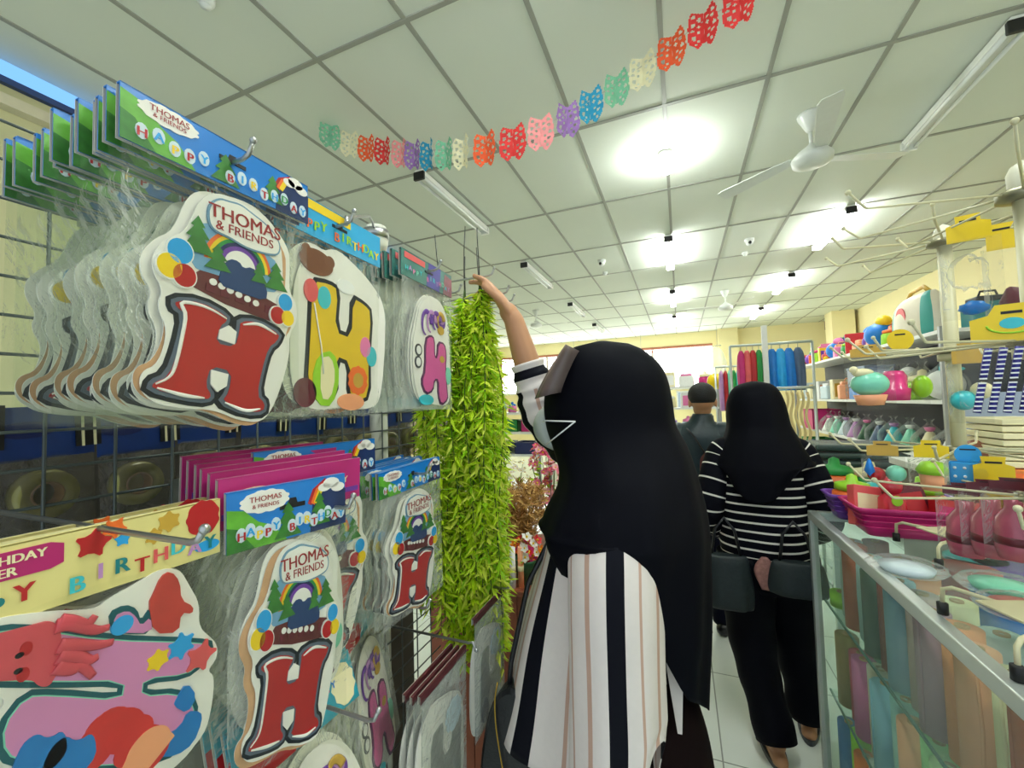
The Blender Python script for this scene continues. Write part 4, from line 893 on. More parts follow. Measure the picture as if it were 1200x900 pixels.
def hook(y, z, x1, label, x0=-.80, tipz=.018):
    t = thing('display_hook', label, 'hook', (x0, y, z), group='hooks on the wire grid'); m = MB()
    m.tube([(0, 0, 0), (x1 - x0 - .01, 0, 0), (x1 - x0, 0, .003), (x1 - x0 + .008, 0, tipz)], .0028, STEEL, 8); m.sph((x1 - x0 + .008, 0, tipz), .0042, STEEL, 8); m.build('rod', t)
    m = MB(); m.box((-.004, 0, 0), (.006, .03, .05), STEEL); m.build('back_plate', t)
zs = 1.487 + .28 + .056 * .58
hook(.329, zs, -.462, 'hook through the blue header of the big upper left stack'); hook(.512, 1.487 + .275 + .034, -.48, 'hook through the sky blue header of the yellow H stack')
hook(.78, 1.49 + .275 + .033, -.485, 'hook through the green and violet header beside the vine'); hook(.21, 1.397, -.352, 'long hook rod in front of the cream headers at the lower left', tipz=.012)
hook(.45, 1.36, -.43, 'hook holding the lower middle red H and pink headers'); hook(.70, 1.10 + .235 + .028, -.47, 'hook holding the lower right red H stack'); hook(.80, .99, -.43, 'bent hook over the silver letter packs', tipz=-.012)
hook(.46, 1.075, -.40, 'hook holding the teal-headed packs at the bottom edge'); hook(.72, 1.09, -.49, 'hook holding the edge-on teal headers'); hook(1.0, 1.02, -.43, 'hook at the foot of the green vine')
ar = thing('display_hook', 'steel arm from the post cap to the sky blue header', 'hook', (-.83, .99, 2.0)); m = MB()
m.tube([(-.83, .99, 2.015), (-.80, .94, 2.03), (-.76, .88, 2.015), (-.505, .53, 1.818), (-.497, .52, 1.80)], .0035, STEEL, 8); m.build('rod', ar, world=True)
m = MB(); m.lathe([(.029, 2.002), (.038, 2.002), (.038, 2.028), (.0371, 2.028)], STEEL, (-.83, .99, 0), 16); m.build('collar', ar, world=True)
# rolls of tape in clear bags behind the grid
CRD = mat('card_blue', (16, 52, 120), .4, var=.25, scale=40); TPE = mat('tape_film', (168, 164, 100), .25, var=.1); CORE = mat('tape_core', (176, 140, 96), .7)
T0 = thing('tape_pack', 'roll of clear tape under a blue card behind the grid, first from the camera', 'tape roll', group='tape rolls behind the grid', M=frame(.20, -.845, 1.33))
m = MB(); m.box((0, .15, 0), (.105, .075, .001), CRD); m.prism(ell(-.02, .155, .03, .012, 16), 0, .0012, K('navy')); m.build('header_card', T0)
m = MB(); m.box((.045, .155, .003), (.03, .06, .002), K('black')); m.box((.038, .155, .0045), (.003, .06, .002), K('cream')); m.box((.052, .155, .0045), (.003, .06, .002), K('cream')); m.build('hang_tab', T0)
m = MB(); m.lathe([(.018, -.011), (.034, -.012), (.036, 0), (.034, .012), (.018, .011), (.018, -.011)], TPE, (-.005, .062, 0), 32); m.build('tape_roll', T0)
m = MB(); m.lathe([(.0155, -.0115), (.018, -.0115), (.018, .0115), (.0155, .0115), (.0155, -.0115)], CORE, (-.005, .062, 0), 28); m.build('core', T0)
m = MB(); bag(m, .104, .115, .028, film('milky_bag', (235, 232, 225), .2, .2, .8, 30, edge=.5, body=(150, 146, 138)), 21); m.build('clear_bag', T0)
for i in range(1, 12):
    dup(T0, frame(.20 + .108 * i, -.845 - .002 * (i % 2), 1.33 - .004 * (i % 3), .05 * math.sin(i * 2), 0, .05 * math.sin(i)), 'roll of clear tape under a blue card behind the grid, %s from the camera' % NTH(i), 'tape rolls behind the grid')
hk = MB(); hk.tube([(-.86, .05, 1.497), (-.86, 1.5, 1.497)], .004, GRD, 8); tag(hk.build('hang_bar', base=True), 'thin dark bar behind the grid that carries the tape rolls', 'bar')
# ------------------------------------------------------------------ hanging plastic vines
LEAFM = [mat('leaf_lime', (216, 246, 40), .5, var=.12, scale=30, sss=.36), mat('leaf_bright', (240, 255, 90), .5, var=.1, scale=30, sss=.36), mat('leaf_deep', (176, 228, 36), .55, var=.15, scale=30, sss=.36)]
STEM = mat('vine_stem', (70, 100, 30), .6); WIREB = mat('dark_wire', (34, 38, 34), .5)
def vine(x, y, ztop, zbot, r, n_str, label, sd, dens=1.):
    rnd = random.Random(sd); t = thing('hanging_vine', label, 'artificial vine', (x, y, zbot), group='lime green vines on the rack end')
    m = MB(); s = MB()
    for k in range(n_str):
        a = rnd.uniform(0, 2 * PI); rr = r * math.sqrt(rnd.random()); ex, ey = rr * math.cos(a), rr * math.sin(a)
        zb = rnd.uniform(0, .1) if k else 0; H = ztop - zbot; pts = []
        for i in range(15):
            u = i / 14; g = min(1, u * 3.2)
            pts.append(V((ex * g + .012 * math.sin(6 * u + k) * g, ey * g + .012 * math.cos(5 * u + k * 2) * g, H - (H - zb) * u)))
        s.tube(pts, .0012, STEM, 5, cap=False)
        n_ = int(46 * dens * (H - zb) / .9)
        for i in range(n_):
            u = (i + rnd.random()) / n_ * .97 + .03; f = u * 14; j = min(13, int(f)); P = pts[j].lerp(pts[j + 1], f - j)
            for q in range(4):
                b = rnd.uniform(0, 2 * PI); el = rnd.uniform(-.9, .35); d = V((math.cos(b) * math.cos(el), math.sin(b) * math.cos(el), math.sin(el))); L = rnd.uniform(.024, .046)
                w_ = d.cross(V((0, 0, 1))).normalized() * L * .15; nrm = d.cross(w_).normalized() * L * .09
                tip = P + d * L - V((0, 0, L * .22)); mid = P + d * L * .5
                v0, v1, v2, v3, v4 = (m.bm.verts.new(p) for p in (P, mid + w_ + nrm, tip, mid - w_ + nrm, mid))
                lm = LEAFM[rnd.choice((0, 0, 1, 1, 2))]
                m.face([v0, v4, v1], lm); m.face([v4, v2, v1], lm); m.face([v0, v3, v4], lm); m.face([v4, v3, v2], lm)
    m.build('foliage', t); s.build('stem', t)
    for k in range(1):
        w_ = MB(); hh_ = ztop - zbot; dx = rnd.uniform(-.03, .0); w_.tube([(0, 0, hh_ - .05), (dx * .2, .0, hh_ + .05), (dx * .6, .005, hh_ + .12), (dx, .015, hh_ + .17 + rnd.uniform(-.03, .03))], .0016, WIREB, 6); w_.build('top_wire', t)
    return t
VP = [(-.49, 1.0, 1.835, .80, .045, 14, 'lime vine bunch held by the reaching woman\'s hand'), (-.60, .98, 1.80, .86, .055, 11, 'lime vine bunch hanging beside the pink H stack, left of the hand'), (-.545, 1.11, 1.82, .82, .055, 14, 'lime vine bunch hanging farthest right over the brown planter'),
      (-.56, 1.04, 1.83, .78, .05, 11, 'lime vine bunch in the middle of the hanging vines, under the rod tips'), (-.70, 1.08, 1.76, .9, .06, 10, 'lime vine bunch deepest behind the lower right red H stack'), (-.62, 1.16, 1.80, .84, .06, 10, 'lime vine bunch at the back of the hanging vines')]
for i, a in enumerate(VP): vine(*a, 30 + i)
for y, z, x1, lb in ((1.0, 1.842, -.455, 'thin hook rod pointing at the woman\'s fingers'), (1.04, 1.80, -.43, 'thin hook rod just under the woman\'s fingers'), (1.13, 1.80, -.45, 'thin hook rod behind the vine tops'), (.97, 1.80, -.54, 'short hook rod left of the vine tops')): hook(y, z, x1, lb, x0=-.80)
# ------------------------------------------------------------------ planter with artificial flowers
WD = mat('red_brown_wood', (138, 74, 48), .5, var=.25, scale=14)
PX0, PX1, PY0, PY1, PZ = -.98, -.50, 1.46, 2.1, .80
t = thing('flower_stand', 'red-brown wooden stand with artificial flowers behind the green vine', 'stand', ((PX0 + PX1) / 2, (PY0 + PY1) / 2, 0)); cx, cy = (PX0 + PX1) / 2, (PY0 + PY1) / 2
for nm, c_, d in (('front_panel', (0, PY0 - cy + .01, PZ / 2), (PX1 - PX0, .02, PZ - .02)), ('back_panel', (0, PY1 - cy - .01, PZ / 2), (PX1 - PX0, .02, PZ - .02)), ('side_panel', (PX0 - cx + .01, 0, PZ / 2), (.02, PY1 - PY0 - .04, PZ - .02)), ('side_panel', (PX1 - cx - .01, 0, PZ / 2), (.02, PY1 - PY0 - .04, PZ - .02)), ('top', (0, 0, PZ - .01), (PX1 - PX0 + .02, PY1 - PY0 + .02, .02))):
    m = MB()
    if nm == 'front_panel':
        for i in range(5): m.box((c_[0] + (i - 2) * (PX1 - PX0) / 5, c_[1], c_[2]), ((PX1 - PX0) / 5 - .004, d[1], d[2]), WD)
        m.box((c_[0], c_[1] + .004, c_[2]), (d[0] - .01, d[1] - .01, d[2]), WD)
    else: m.box(c_, d, WD, bev=.003)
    m.build(nm, t)
def petal_flower(m, c_, n_, r, col, cen, nrm, sd):
    rnd = random.Random(sd); nrm = V(nrm).normalized(); a = nrm.orthogonal().normalized(); b = nrm.cross(a); c_ = V(c_)
    for i in range(n_):
        t_ = 2 * PI * i / n_ + rnd.uniform(-.2, .2); d = a * math.cos(t_) + b * math.sin(t_); w_ = nrm.cross(d) * r * .42; up = nrm * r * rnd.uniform(.15, .5)
        vs = [m.bm.verts.new(p) for p in (c_, c_ + d * r * .6 + w_ + up * .6, c_ + d * r + up * 1.1, c_ + d * r * .6 - w_ + up * .6)]
        m.face(vs, col, True)
    m.sph(c_ + nrm * r * .15, r * .22, cen, 6)
def bouquet(x, y, z, H, r, n_, cols, label, sd, kind='flower', fr=.016, pot='dgreen'):
    """pot with stems and flower heads filling an egg-shaped space"""
    rnd = random.Random(sd); t = thing('flower_bouquet', label, 'artificial flowers', (x, y, z), group='artificial flowers on the brown stand')
    p = MB(); p.lathe([(.0, 0), (.035, 0), (.045, .08), (.048, .09), (.042, .09), (.038, .02)], K(pot), seg=18); p.build('pot', t)
    s = MB(); f = MB(); lf = MB()
    for i in range(n_):
        a = rnd.uniform(0, 2 * PI); q = r * rnd.random() ** .5; zz_ = H * rnd.uniform(.45, 1.0) - q * .3; P = V((q * math.cos(a), q * math.sin(a), zz_))
        if i % 3 == 0 or kind == 'grass': s.tube([(P.x * .1, P.y * .1, .06), (P.x * .6, P.y * .6, zz_ * .6), P], .0012, STEM if kind != 'grass' else cols[0], 4, cap=False)
        col = rnd.choice(cols)
        if kind == 'flower': petal_flower(f, P, 6, fr * rnd.uniform(.7, 1.2), col, K('yellow'), (P.x + rnd.uniform(-.02, .02), P.y - .04, zz_ * .25), i + sd)
        else:
            for k in range(9):
                d = V((rnd.uniform(-1, 1), rnd.uniform(-1, 1), rnd.uniform(-.3, 1))).normalized(); L = rnd.uniform(.02, .045); w_ = d.orthogonal().normalized() * .0022; b = P + d * L
                f.face([f.bm.verts.new(v_) for v_ in (P - w_, P + w_, b + w_ * .6, b + d * .006, b - w_ * .6)], col)
        if i % 4 == 1 and kind == 'flower':
            d = V((P.x, P.y, .03)).normalized(); Q = P * .8; w_ = d.orthogonal().normalized() * .008
            lf.face([lf.bm.verts.new(v_) for v_ in (Q, Q + d * .02 + w_, Q + d * .045, Q + d * .02 - w_)], LEAFM[2])
    s.build('stem', t); f.build('bloom', t, kind=None if fr > .013 and kind == 'flower' else 'stuff')
    if lf.bm.faces: lf.build('leaf', t)
    else: lf.bm.free()
    return t
DRY = [mat('dried_' + n, c_, .8, sss=.2) for n, c_ in (('tan', (196, 150, 84)), ('straw', (222, 180, 110)), ('brown', (150, 104, 56)))]
PKF = [mat('petal_' + n, c_, .6, sss=.25) for n, c_ in (('pink', (232, 120, 150)), ('rose', (214, 84, 122)), ('blush', (244, 178, 190)))]
WHF = [mat('petal_' + n, c_, .6, sss=.25) for n, c_ in (('white', (240, 236, 226)), ('ivory', (226, 214, 190)))]
BRF = [mat('petal_' + n, c_, .6, sss=.2) for n, c_ in (('red', (206, 30, 40)), ('orange', (240, 130, 30)), ('white2', (242, 240, 235)), ('magenta', (200, 40, 110)))]
bouquet(-.68, 1.70, PZ, .36, .12, 240, DRY, 'dried tan grass bouquet between the vine and the reaching woman', 51, 'grass')
bouquet(-.60, 1.96, PZ, .52, .10, 150, PKF, 'tall pink blossom bouquet just left of the woman\'s face mask', 52, fr=.02)
bouquet(-.80, 1.95, PZ, .42, .10, 110, WHF, 'small white flower bouquet behind the dried grass', 53, fr=.012)
bouquet(-.585, 1.54, PZ, .17, .06, 46, BRF, 'low bouquet of red, orange and white flowers above the brown wood', 54, fr=.02)
bouquet(-.88, 1.62, PZ, .34, .1, 120, DRY, 'dried grass bouquet hidden mostly behind the vine', 55, 'grass')
for i, (x, y, c_, lb) in enumerate(((-.615, 1.475, 'white', 'white rolled paper tube standing on the brown stand'), (-.588, 1.49, 'peach', 'pale pink rolled paper tube standing on the brown stand'))):
    t = thing('paper_tube', lb, 'paper roll', (x, y, PZ)); m = MB(); m.lathe([(.011, 0), (.011, .15), (.008, .15), (.008, .005)], K(c_), seg=14); m.build('roll', t); m = MB(); m.lathe([(.0116, .06), (.0118, .07), (.0116, .08)], K('cream'), seg=14); m.build('band', t)
# ------------------------------------------------------------------ far left shelf
SHW = mat('shelf_white', (226, 226, 220), .4)
def shelf_unit(x0, x1, y0, y1, levels, label, back='y', bm_=SHW, side=True, top=None):
    t = thing('shelf_unit', label, 'shelf', ((x0 + x1) / 2, (y0 + y1) / 2, 0)); cx, cy = (x0 + x1) / 2, (y0 + y1) / 2; H = top or levels[-1] + .012
    for z in levels:
        m = MB(); m.box((0, 0, z - .0125), (x1 - x0, y1 - y0, .025), bm_); m.box((0, 0, z - .02), (x1 - x0 + .006, y1 - y0 + .006, .02), SHW); m.build('shelf_board', t)
    for sx in (-1, 1):
        for sy in (-1, 1):
            m = MB(); m.box((sx * (x1 - x0 + .03) / 2, sy * (y1 - y0 + .03) / 2, H / 2), (.03, .03, H), mat('shelf_upright', (150, 152, 150), .4, .5)); m.build('upright', t)
    return t
DOLL = ['sky', 'peach', 'cream', 'pink', 'kraft', 'blue', 'white', 'coral']
LSH = [.38, .80, 1.10, 1.36]
shelf_unit(-3.3, -1.75, 5.2, 5.65, LSH, 'white shelf unit with small goods far behind the dried flowers')
rnd = random.Random(12)
def bin_box(x, y, z, w, d, h, c_, label, group):
    t = thing('storage_bin', label, 'bin', (x, y, z), group=group); m = MB(); c_ = K(c_)
    m.box((0, 0, .006), (w * .9, d * .9, .012), c_)
    for sx, sy, a, b in ((-1, 0, .008, d), (1, 0, .008, d), (0, -1, w, .008), (0, 1, w, .008)): m.box((sx * (w / 2 - .004), sy * (d / 2 - .004), h / 2), (a, b, h), c_)
    m.build('bin_body', t); m = MB()
    for sx, sy, a, b in ((-1, 0, .02, d + .02), (1, 0, .02, d + .02), (0, -1, w + .02, .02), (0, 1, w + .02, .02)): m.box((sx * w / 2, sy * d / 2, h), (a, b, .012), c_)
    m.build('rim', t); return t
def toy(x, y, z, s, col, col2, label, group, kind=0, name='toy', cat='toy', film_=None):
    """a small boxed or bagged toy with a body and a lid or head"""
    t = thing(name, label, cat, (x, y, z), group=group, rz=random.uniform(-.3, .3)); a, b = K(col, .4), K(col2, .4); m = MB(); n = MB(); nm = ('body', 'lid')
    if kind == 0: m.lathe([(0, 0), (.34 * s, 0), (.42 * s, .08 * s), (.4 * s, .55 * s), (.3 * s, .62 * s)], a, seg=18); n.lathe([(.31 * s, .6 * s), (.36 * s, .62 * s), (.34 * s, .76 * s), (.12 * s, .82 * s), (.1 * s, .95 * s), (0, 1. * s)], b, seg=18)
    elif kind == 1: m.sph((0, 0, .45 * s), (.46 * s, .4 * s, .45 * s), a, 16); n.sph((.1 * s, -.1 * s, .92 * s), (.24 * s, .24 * s, .22 * s), b, 14); n.sph((.3 * s, -.2 * s, .9 * s), (.1 * s, .06 * s, .05 * s), b, 8); nm = ('body', 'head')
    elif kind == 2: m.box((0, 0, .35 * s), (.9 * s, .6 * s, .7 * s), a, bev=.06 * s); n.box((0, 0, .77 * s), (.7 * s, .5 * s, .16 * s), b, bev=.04 * s); n.tube([(-.2 * s, 0, .84 * s), (-.15 * s, 0, 1.0 * s), (.15 * s, 0, 1.0 * s), (.2 * s, 0, .84 * s)], .03 * s, b, 6)
    elif kind == 3:
        m.box((0, 0, .3 * s), (1.0 * s, .5 * s, .32 * s), a, bev=.08 * s); m.box((-.1 * s, 0, .58 * s), (.5 * s, .44 * s, .3 * s), a, bev=.08 * s)
        for q in (-.3, .3):
            for e in (-1, 1): n.lathe([(0, -.05 * s), (.15 * s, -.05 * s), (.15 * s, .05 * s), (0, .05 * s)], b, (q * s, e * .24 * s, .15 * s), 14, Matrix.Rotation(PI / 2, 4, 'X'))
        nm = ('body', 'wheels')
    elif kind == 4: m.lathe([(0, 0), (.42 * s, 0), (.4 * s, .1 * s), (.12 * s, .75 * s), (.06 * s, .8 * s)], a, seg=18); n.lathe([(.05 * s, .78 * s), (.13 * s, .84 * s), (.16 * s, .95 * s), (.05 * s, .92 * s)], b, seg=12); nm = ('body', 'bow')
    elif kind == 5: m.box((0, 0, .5 * s), (.8 * s, .3 * s, 1. * s), a, bev=.02 * s); n.prism([(-.32 * s, .12 * s), (.32 * s, .12 * s), (.32 * s, .8 * s), (-.32 * s, .8 * s)], .15 * s, .158 * s, b, Matrix.Rotation(PI / 2, 4, 'X')); nm = ('body', 'picture')
    m.build(nm[0], t)
    if kind == 3:
        n.build('wheel_set', t)
    else: n.build(nm[1], t)
    if film_:
        f = MB(); zloft(f, [(0, 0, 0, .45 * s, .42 * s), (.1 * s, 0, 0, .56 * s, .52 * s), (.6 * s, 0, 0, .52 * s, .48 * s), (1.05 * s, 0, 0, .12 * s, .1 * s), (1.12 * s, 0, 0, .07 * s, .06 * s), (1.25 * s, 0, 0, .16 * s, .12 * s)], 20, 20, film_, fold=.25, folds=8); f.build('cellophane', t)
    return t
CELLO = film('cellophane', (252, 252, 250), .02, .1, .5, 16, edge=.4)
i = 0
for li, z in enumerate(LSH[1:], 1):
    n_ = (4, 6, 9)[li - 1]
    for k in range(n_):
        x = -3.2 + 1.4 * (k + .5) / n_; c_ = DOLL[(i * 3 + li) % 8]; i += 1
        place = ('lower', 'middle', 'top')[li - 1]
        lb = '%s small item on the far left shelf\'s %s board, %s from the left' % (c_, place, NTH(k))
        if li in (1, 2): bin_box(x, 5.4, z, 1.1 / n_, .3, .15, ('green', 'blue', 'dgreen', 'navy', 'green', 'magenta')[k], lb.replace('small item', 'open bin').replace(c_, ('green', 'blue', 'dark green', 'navy', 'green', 'magenta')[k]), 'bins on the far left shelf')
        else: toy(x, 5.4, z, .15 if li == 3 else .2, c_, DOLL[(i * 5) % 8], lb, 'small goods on the far left shelf', (1, 0, 4, 2)[i % 4])
# ------------------------------------------------------------------ glass counter
GLS = film('counter_glass', (246, 252, 249), .01, .03, 0, edge=.16, body=(225, 240, 235)); EDG = mat('glass_edge', (96, 132, 120), .2)
CX0, CX1, CY0, CY1, CH = .44, 1.02, -.35, 1.94, 1.05
ct = thing('glass_counter', 'aluminium framed glass display counter full of coloured rolls', 'display counter', ((CX0 + CX1) / 2, (CY0 + CY1) / 2, 0)); ox, oy = (CX0 + CX1) / 2, (CY0 + CY1) / 2
def cbox(nm, a, b, m_, bev=0, label=None):
    m = MB(); m.box(((a[0] + b[0]) / 2 - ox, (a[1] + b[1]) / 2 - oy, (a[2] + b[2]) / 2), (b[0] - a[0], b[1] - a[1], b[2] - a[2]), m_, bev=bev); return m.build(nm, ct, label=label)
for x_ in (CX0, CX1 - .028): cbox('top_rail', (x_, CY0, CH - .032), (x_ + .028, CY1, CH), ALU, .003)
for y_ in (CY0, CY1 - .028): cbox('end_rail', (CX0 + .028, y_, CH - .032), (CX1 - .028, y_ + .028, CH), ALU, .003)
for x_ in (CX0, CX1 - .025):
    for y_ in (CY0, .80, CY1 - .025): cbox('post', (x_, y_, .0), (x_ + .025, y_ + .025, CH - .032), ALU, .002)
cbox('base_panel', (CX0 + .01, CY0 + .01, .02), (CX1 - .01, CY1 - .01, .08), mat('counter_base', (170, 172, 160), .5))
cbox('top_glass', (CX0 + .02, CY0 + .02, CH - .006), (CX1 - .02, CY1 - .02, CH - .001), GLS)
m = MB(); m.box((CX0 + .012 - ox, 0, (CH - .032 + .08) / 2), (.003, CY1 - CY0 - .06, CH - .112), GLS); m.build('front_glass', ct)
m = MB(); m.box((0, CY1 - .012 - oy, (CH - .032 + .08) / 2), (CX1 - CX0 - .06, .003, CH - .112), GLS); m.build('end_glass', ct)
SHZ = (.40, .725)
for z in SHZ:
    m = MB(); m.box((.0, 0, z), (CX1 - CX0 - .06, CY1 - CY0 - .06, .006), GLS); m.box((-(CX1 - CX0) / 2 + .033, 0, z), (.005, CY1 - CY0 - .06, .007), EDG); m.build('glass_shelf', ct)
def roll(x, y, z, r, h, c_, label, group):
    t = thing('fabric_roll', label, 'roll', (x, y, z), group=group, rz=random.uniform(0, 6)); cm = mat('felt_' + str(c_), c_ if not isinstance(c_, str) else PAL[c_], .75, var=.08, scale=60, bump=.1)
    m = MB(); prof = [(r * .35, h), (r * .4, h - .002), (r * .7, h + .001), (r * .75, h - .002), (r, h), (r, 0), (0, 0)]; m.lathe(prof[::-1], cm, seg=20)
    m.tube([(r * 1.0, 0, 0), (r * 1.02, .004, h * .5), (r * 1.0, 0, h)], .003, cm, 6); m.build('roll_body', t); m = MB(); m.lathe([(r * .2, h - .02), (r * .36, h - .02), (r * .36, h + .004), (r * .2, h + .004), (r * .2, h - .02)], CORE, seg=14); m.build('core', t)
COLS = [[('lime', .05), ((196, 214, 212), .26), ((190, 96, 66), .27), ((178, 204, 206), .26), ((70, 96, 84), .24), ((146, 84, 76), .26), ((140, 176, 196), .28), ((188, 160, 156), .28), ((176, 140, 156), .27), ((232, 150, 100), .28), ((240, 170, 130), .27), ('cream', .27)],
        [((150, 130, 80), .24), ((196, 80, 100), .22), ((206, 110, 160), .24), ((226, 210, 190), .26), ((150, 196, 214), .26), ((164, 210, 204), .27), ((238, 170, 130), .26), ((160, 214, 150), .28), ((190, 226, 170), .28), ((206, 160, 180), .27), ((236, 160, 110), .28), ((200, 204, 210), .27)],
        [((40, 110, 170), .24), ((150, 214, 40), .26), ((235, 120, 40), .24), ((222, 224, 216), .28), ((200, 214, 214), .27), ((238, 180, 140), .25), ((240, 226, 150), .26), ((150, 222, 60), .28), ((176, 182, 214), .27), ((150, 156, 170), .26), ((226, 214, 226), .27), ('pale', .26)]]
CN = [['lime', 'pale grey-green', 'rust', 'pale blue-grey', 'dark green', 'brown', 'light blue', 'greyish pink', 'mauve', 'orange', 'peach', 'cream'],
      ['olive', 'crimson', 'orchid pink', 'cream', 'sky blue', 'aqua', 'peach', 'light green', 'pale green', 'dusty pink', 'orange', 'light grey'],
      ['blue', 'lime', 'orange', 'off-white', 'grey-white', 'peach', 'pale yellow', 'bright lime', 'lavender', 'grey', 'pale lilac', 'pale blue']]
LV = ('top', 'middle', 'bottom')
for ri, z in enumerate((SHZ[1] + .004, SHZ[0] + .004, .081)):
    for k in range(17):
        y = 1.865 - .077 * k - (.03 if ri == 1 else 0); q = (k * (1 if k < 12 else 5) + (0 if k < 12 else 2)) % 12
        roll(.51 + .016 * (k % 2), y, z, .033, min(.275, COLS[ri][q][1]), COLS[ri][q][0], '%s roll, %s from the far end on the counter\'s %s level' % (CN[ri][q], NTH(k), LV[ri]), 'fabric rolls in the counter')
        if k % 2 == 0: q = (k + 5) % 12; roll(.61, y - .03, z, .036, .25, COLS[ri][q][0], '%s roll in the back row of the counter\'s %s level, %s from far end' % (CN[ri][q], LV[ri], NTH(k // 2)), 'fabric rolls in the counter')
for x_, y_, c_, lb in ((1142, 655, 'turq', 'turquoise tub under the counter\'s glass top beside the pole base'), (1120, 690, 'blue', 'blue tub under the counter\'s glass top in front of the pole base'), (1178, 662, 'purple', 'purple tub under the counter\'s glass top at the right'), (1060, 660, 'coral', 'coral red tub under the counter\'s glass top below the pink basket')):
    p = px(x_, y_, 'z', .93); t = thing('plastic_tub', lb, 'tub', (max(.82, p.x), p.y, SHZ[1] + .004), group='tubs in the counter'); m = MB(); m.lathe([(0, 0), (.06, 0), (.072, .2), (.066, .2), (.055, .01)], K(c_, .25), seg=22); m.build('tub_body', t); m = MB(); m.lathe([(.073, .19), (.077, .195), (.077, .205), (.07, .205)], K(c_, .25), seg=22); m.build('rim', t)
for x_, y_, c_, lb in ((1040, 690, 'pale', 'flat clear wrapped pack under the counter glass near the rail'), (1150, 715, 'mint', 'flat clear wrapped pack with green disc under the glass at the right edge'), (1175, 745, 'coral', 'flat wrapped coral pack under the glass close to the right edge')):
    p = px(x_, y_, 'z', 1.0); t = thing('wrapped_pack', lb, 'pack', (p.x + .04, p.y, CH), group='wrapped packs on the counter'); m = MB(); m.lathe([(0, .0), (.05, .0), (.055, .012), (.02, .016), (0, .016)], K(c_, .3), seg=22); m.build('disc', t)
    m = MB(); zloft(m, [(0, 0, 0, .07, .06), (.012, 0, 0, .08, .07), (.028, 0, 0, .05, .045), (.034, 0, 0, .0, .0)], 8, 26, CELLO, fold=.15, folds=9); m.build('cellophane', t)
# ------------------------------------------------------------------ hook stands on the counter
IVO = mat('ivory_enamel', (206, 200, 160), .35, var=.03); RUB = mat('black_rubber', (16, 16, 16), .6)
def spinner(x, y, H, tiers, label, a0, arm=.26, z0=CH + .001, narm=8, ar=.003):
    t = thing('hook_stand', label, 'display stand', (x, y, z0), group='hook stands on the counter')
    m = MB(); m.box((0, 0, .062), (.15, .12, .004), IVO, rz=.3, bev=.001); m.build('base_plate', t)
    for k in range(4):
        a = a0 + .5 + k * PI / 2; d = V((math.cos(a), math.sin(a), 0)); m = MB(); m.tube([d * .05 + V((0, 0, .056)), d * .135 + V((0, 0, .058)), d * .15 + V((0, 0, .05)), d * .152 + V((0, 0, .012))], .004, IVO, 8); f = m.build('foot', t)
        m = MB(); m.lathe([(0, 0), (.009, 0), (.009, .022), (.005, .024)], RUB, d * .152, 12); m.build('rubber_tip', f)
    m = MB(); m.lathe([(.0155, .06), (.0155, H - .02)], IVO, seg=18); m.build('pole', t)
    m = MB(); m.lathe([(.017, H - .03), (.02, H - .02), (.021, H + .006), (.015, H + .02), (0, H + .03)], mat('ivory_cap', (222, 220, 196), .4), seg=18); m.build('cap', t)
    for ti, z in enumerate(tiers):
        m = MB(); m.lathe([(.0157, z - .012), (.036, z - .008), (.036, z + .004), (.0157, z + .008)], mat('hub_steel', (150, 146, 120), .35, .7), seg=20)
        if ti: m.lathe([(.0157, z - .03), (.03, z - .03), (.03, z - .012), (.0157, z - .012)], IVO, seg=20)
        m.build('hub', t)
        for k in range(narm):
            a = a0 + k * 2 * PI / narm + ti * .35; d = V((math.cos(a), math.sin(a), 0)); m = MB(); L = arm * (1 - .1 * (k % 2))
            m.tube([d * .03 + V((0, 0, z)), d * L + V((0, 0, z - .004)), d * (L + .004) + V((0, 0, z - .002)), d * (L + .03) + V((0, 0, z + .028))], ar, IVO, 8); m.sph(d * (L + .03) + V((0, 0, z + .028)), .005, IVO, 8); m.build('arm', t)
    return t
SP1 = (.695, 1.50); spinner(*SP1, .88, [.86, .56, .29], 'ivory hook stand behind the pink basket, standing farther along the counter', .3)
SP2 = (.575, 1.0); spinner(*SP2, .82, [.79, .53, .26], 'ivory hook stand nearest the camera at the right edge of the counter', .25, .25, ar=.0022)
def goods(p, w, h, hc, label, content, rz=0., group='header packs on the hook stands', hh=.05, shape='tab', ft=None, smile=False):
    """bag with a header card hanging from p (the header's top)"""
    t = thing('goods_pack', label, 'hanging pack', (p.x, p.y, p.z - h - hh), rz=rz, group=group); R_ = Matrix.Rotation(PI / 2, 4, 'X')
    m = MB(); hw = w * (.36 if shape == 'tab' else .27)
    pts = [(-hw, h - .004), (hw, h - .004), (hw, h + hh * .62), (hw * .55, h + hh * .72), (.018, h + hh), (-.018, h + hh), (-hw * .55, h + hh * .72), (-hw, h + hh * .62)] if shape == 'tab' else ell(0, h + hh * .45, hw, hh * .6, 24)
    m.prism(pts, .0, .002, K(hc, .35), R_); m.prism([(-.012, h + hh * .72), (.012, h + hh * .72), (.012, h + hh * .8), (-.012, h + hh * .8)], .002, .0026, K('black'), R_)
    if smile: m.tube([R_ @ V((hw * .6 * math.cos(a), h + hh * .42 + hh * .25 * math.sin(a), .003)) for a in (PI + PI * q / 12 for q in range(13))], .0016, K('lime'), 6); m.prism(ell(0, h + hh * .45, hw * .3, hh * .16, 16), .002, .003, K('turq'), R_)
    m.build('header_card', t)
    b = MB(); bag(b, w, h, .035, ft or CELLO, len(label)); bmesh.ops.transform(b.bm, matrix=R_, verts=b.bm.verts); b.build('clear_bag', t)
    for nm, fn in content:
        m = MB(); fn(m); m.build(nm, t)
    return t
def P(x, y, Y): return px(x, y, 'y', Y)
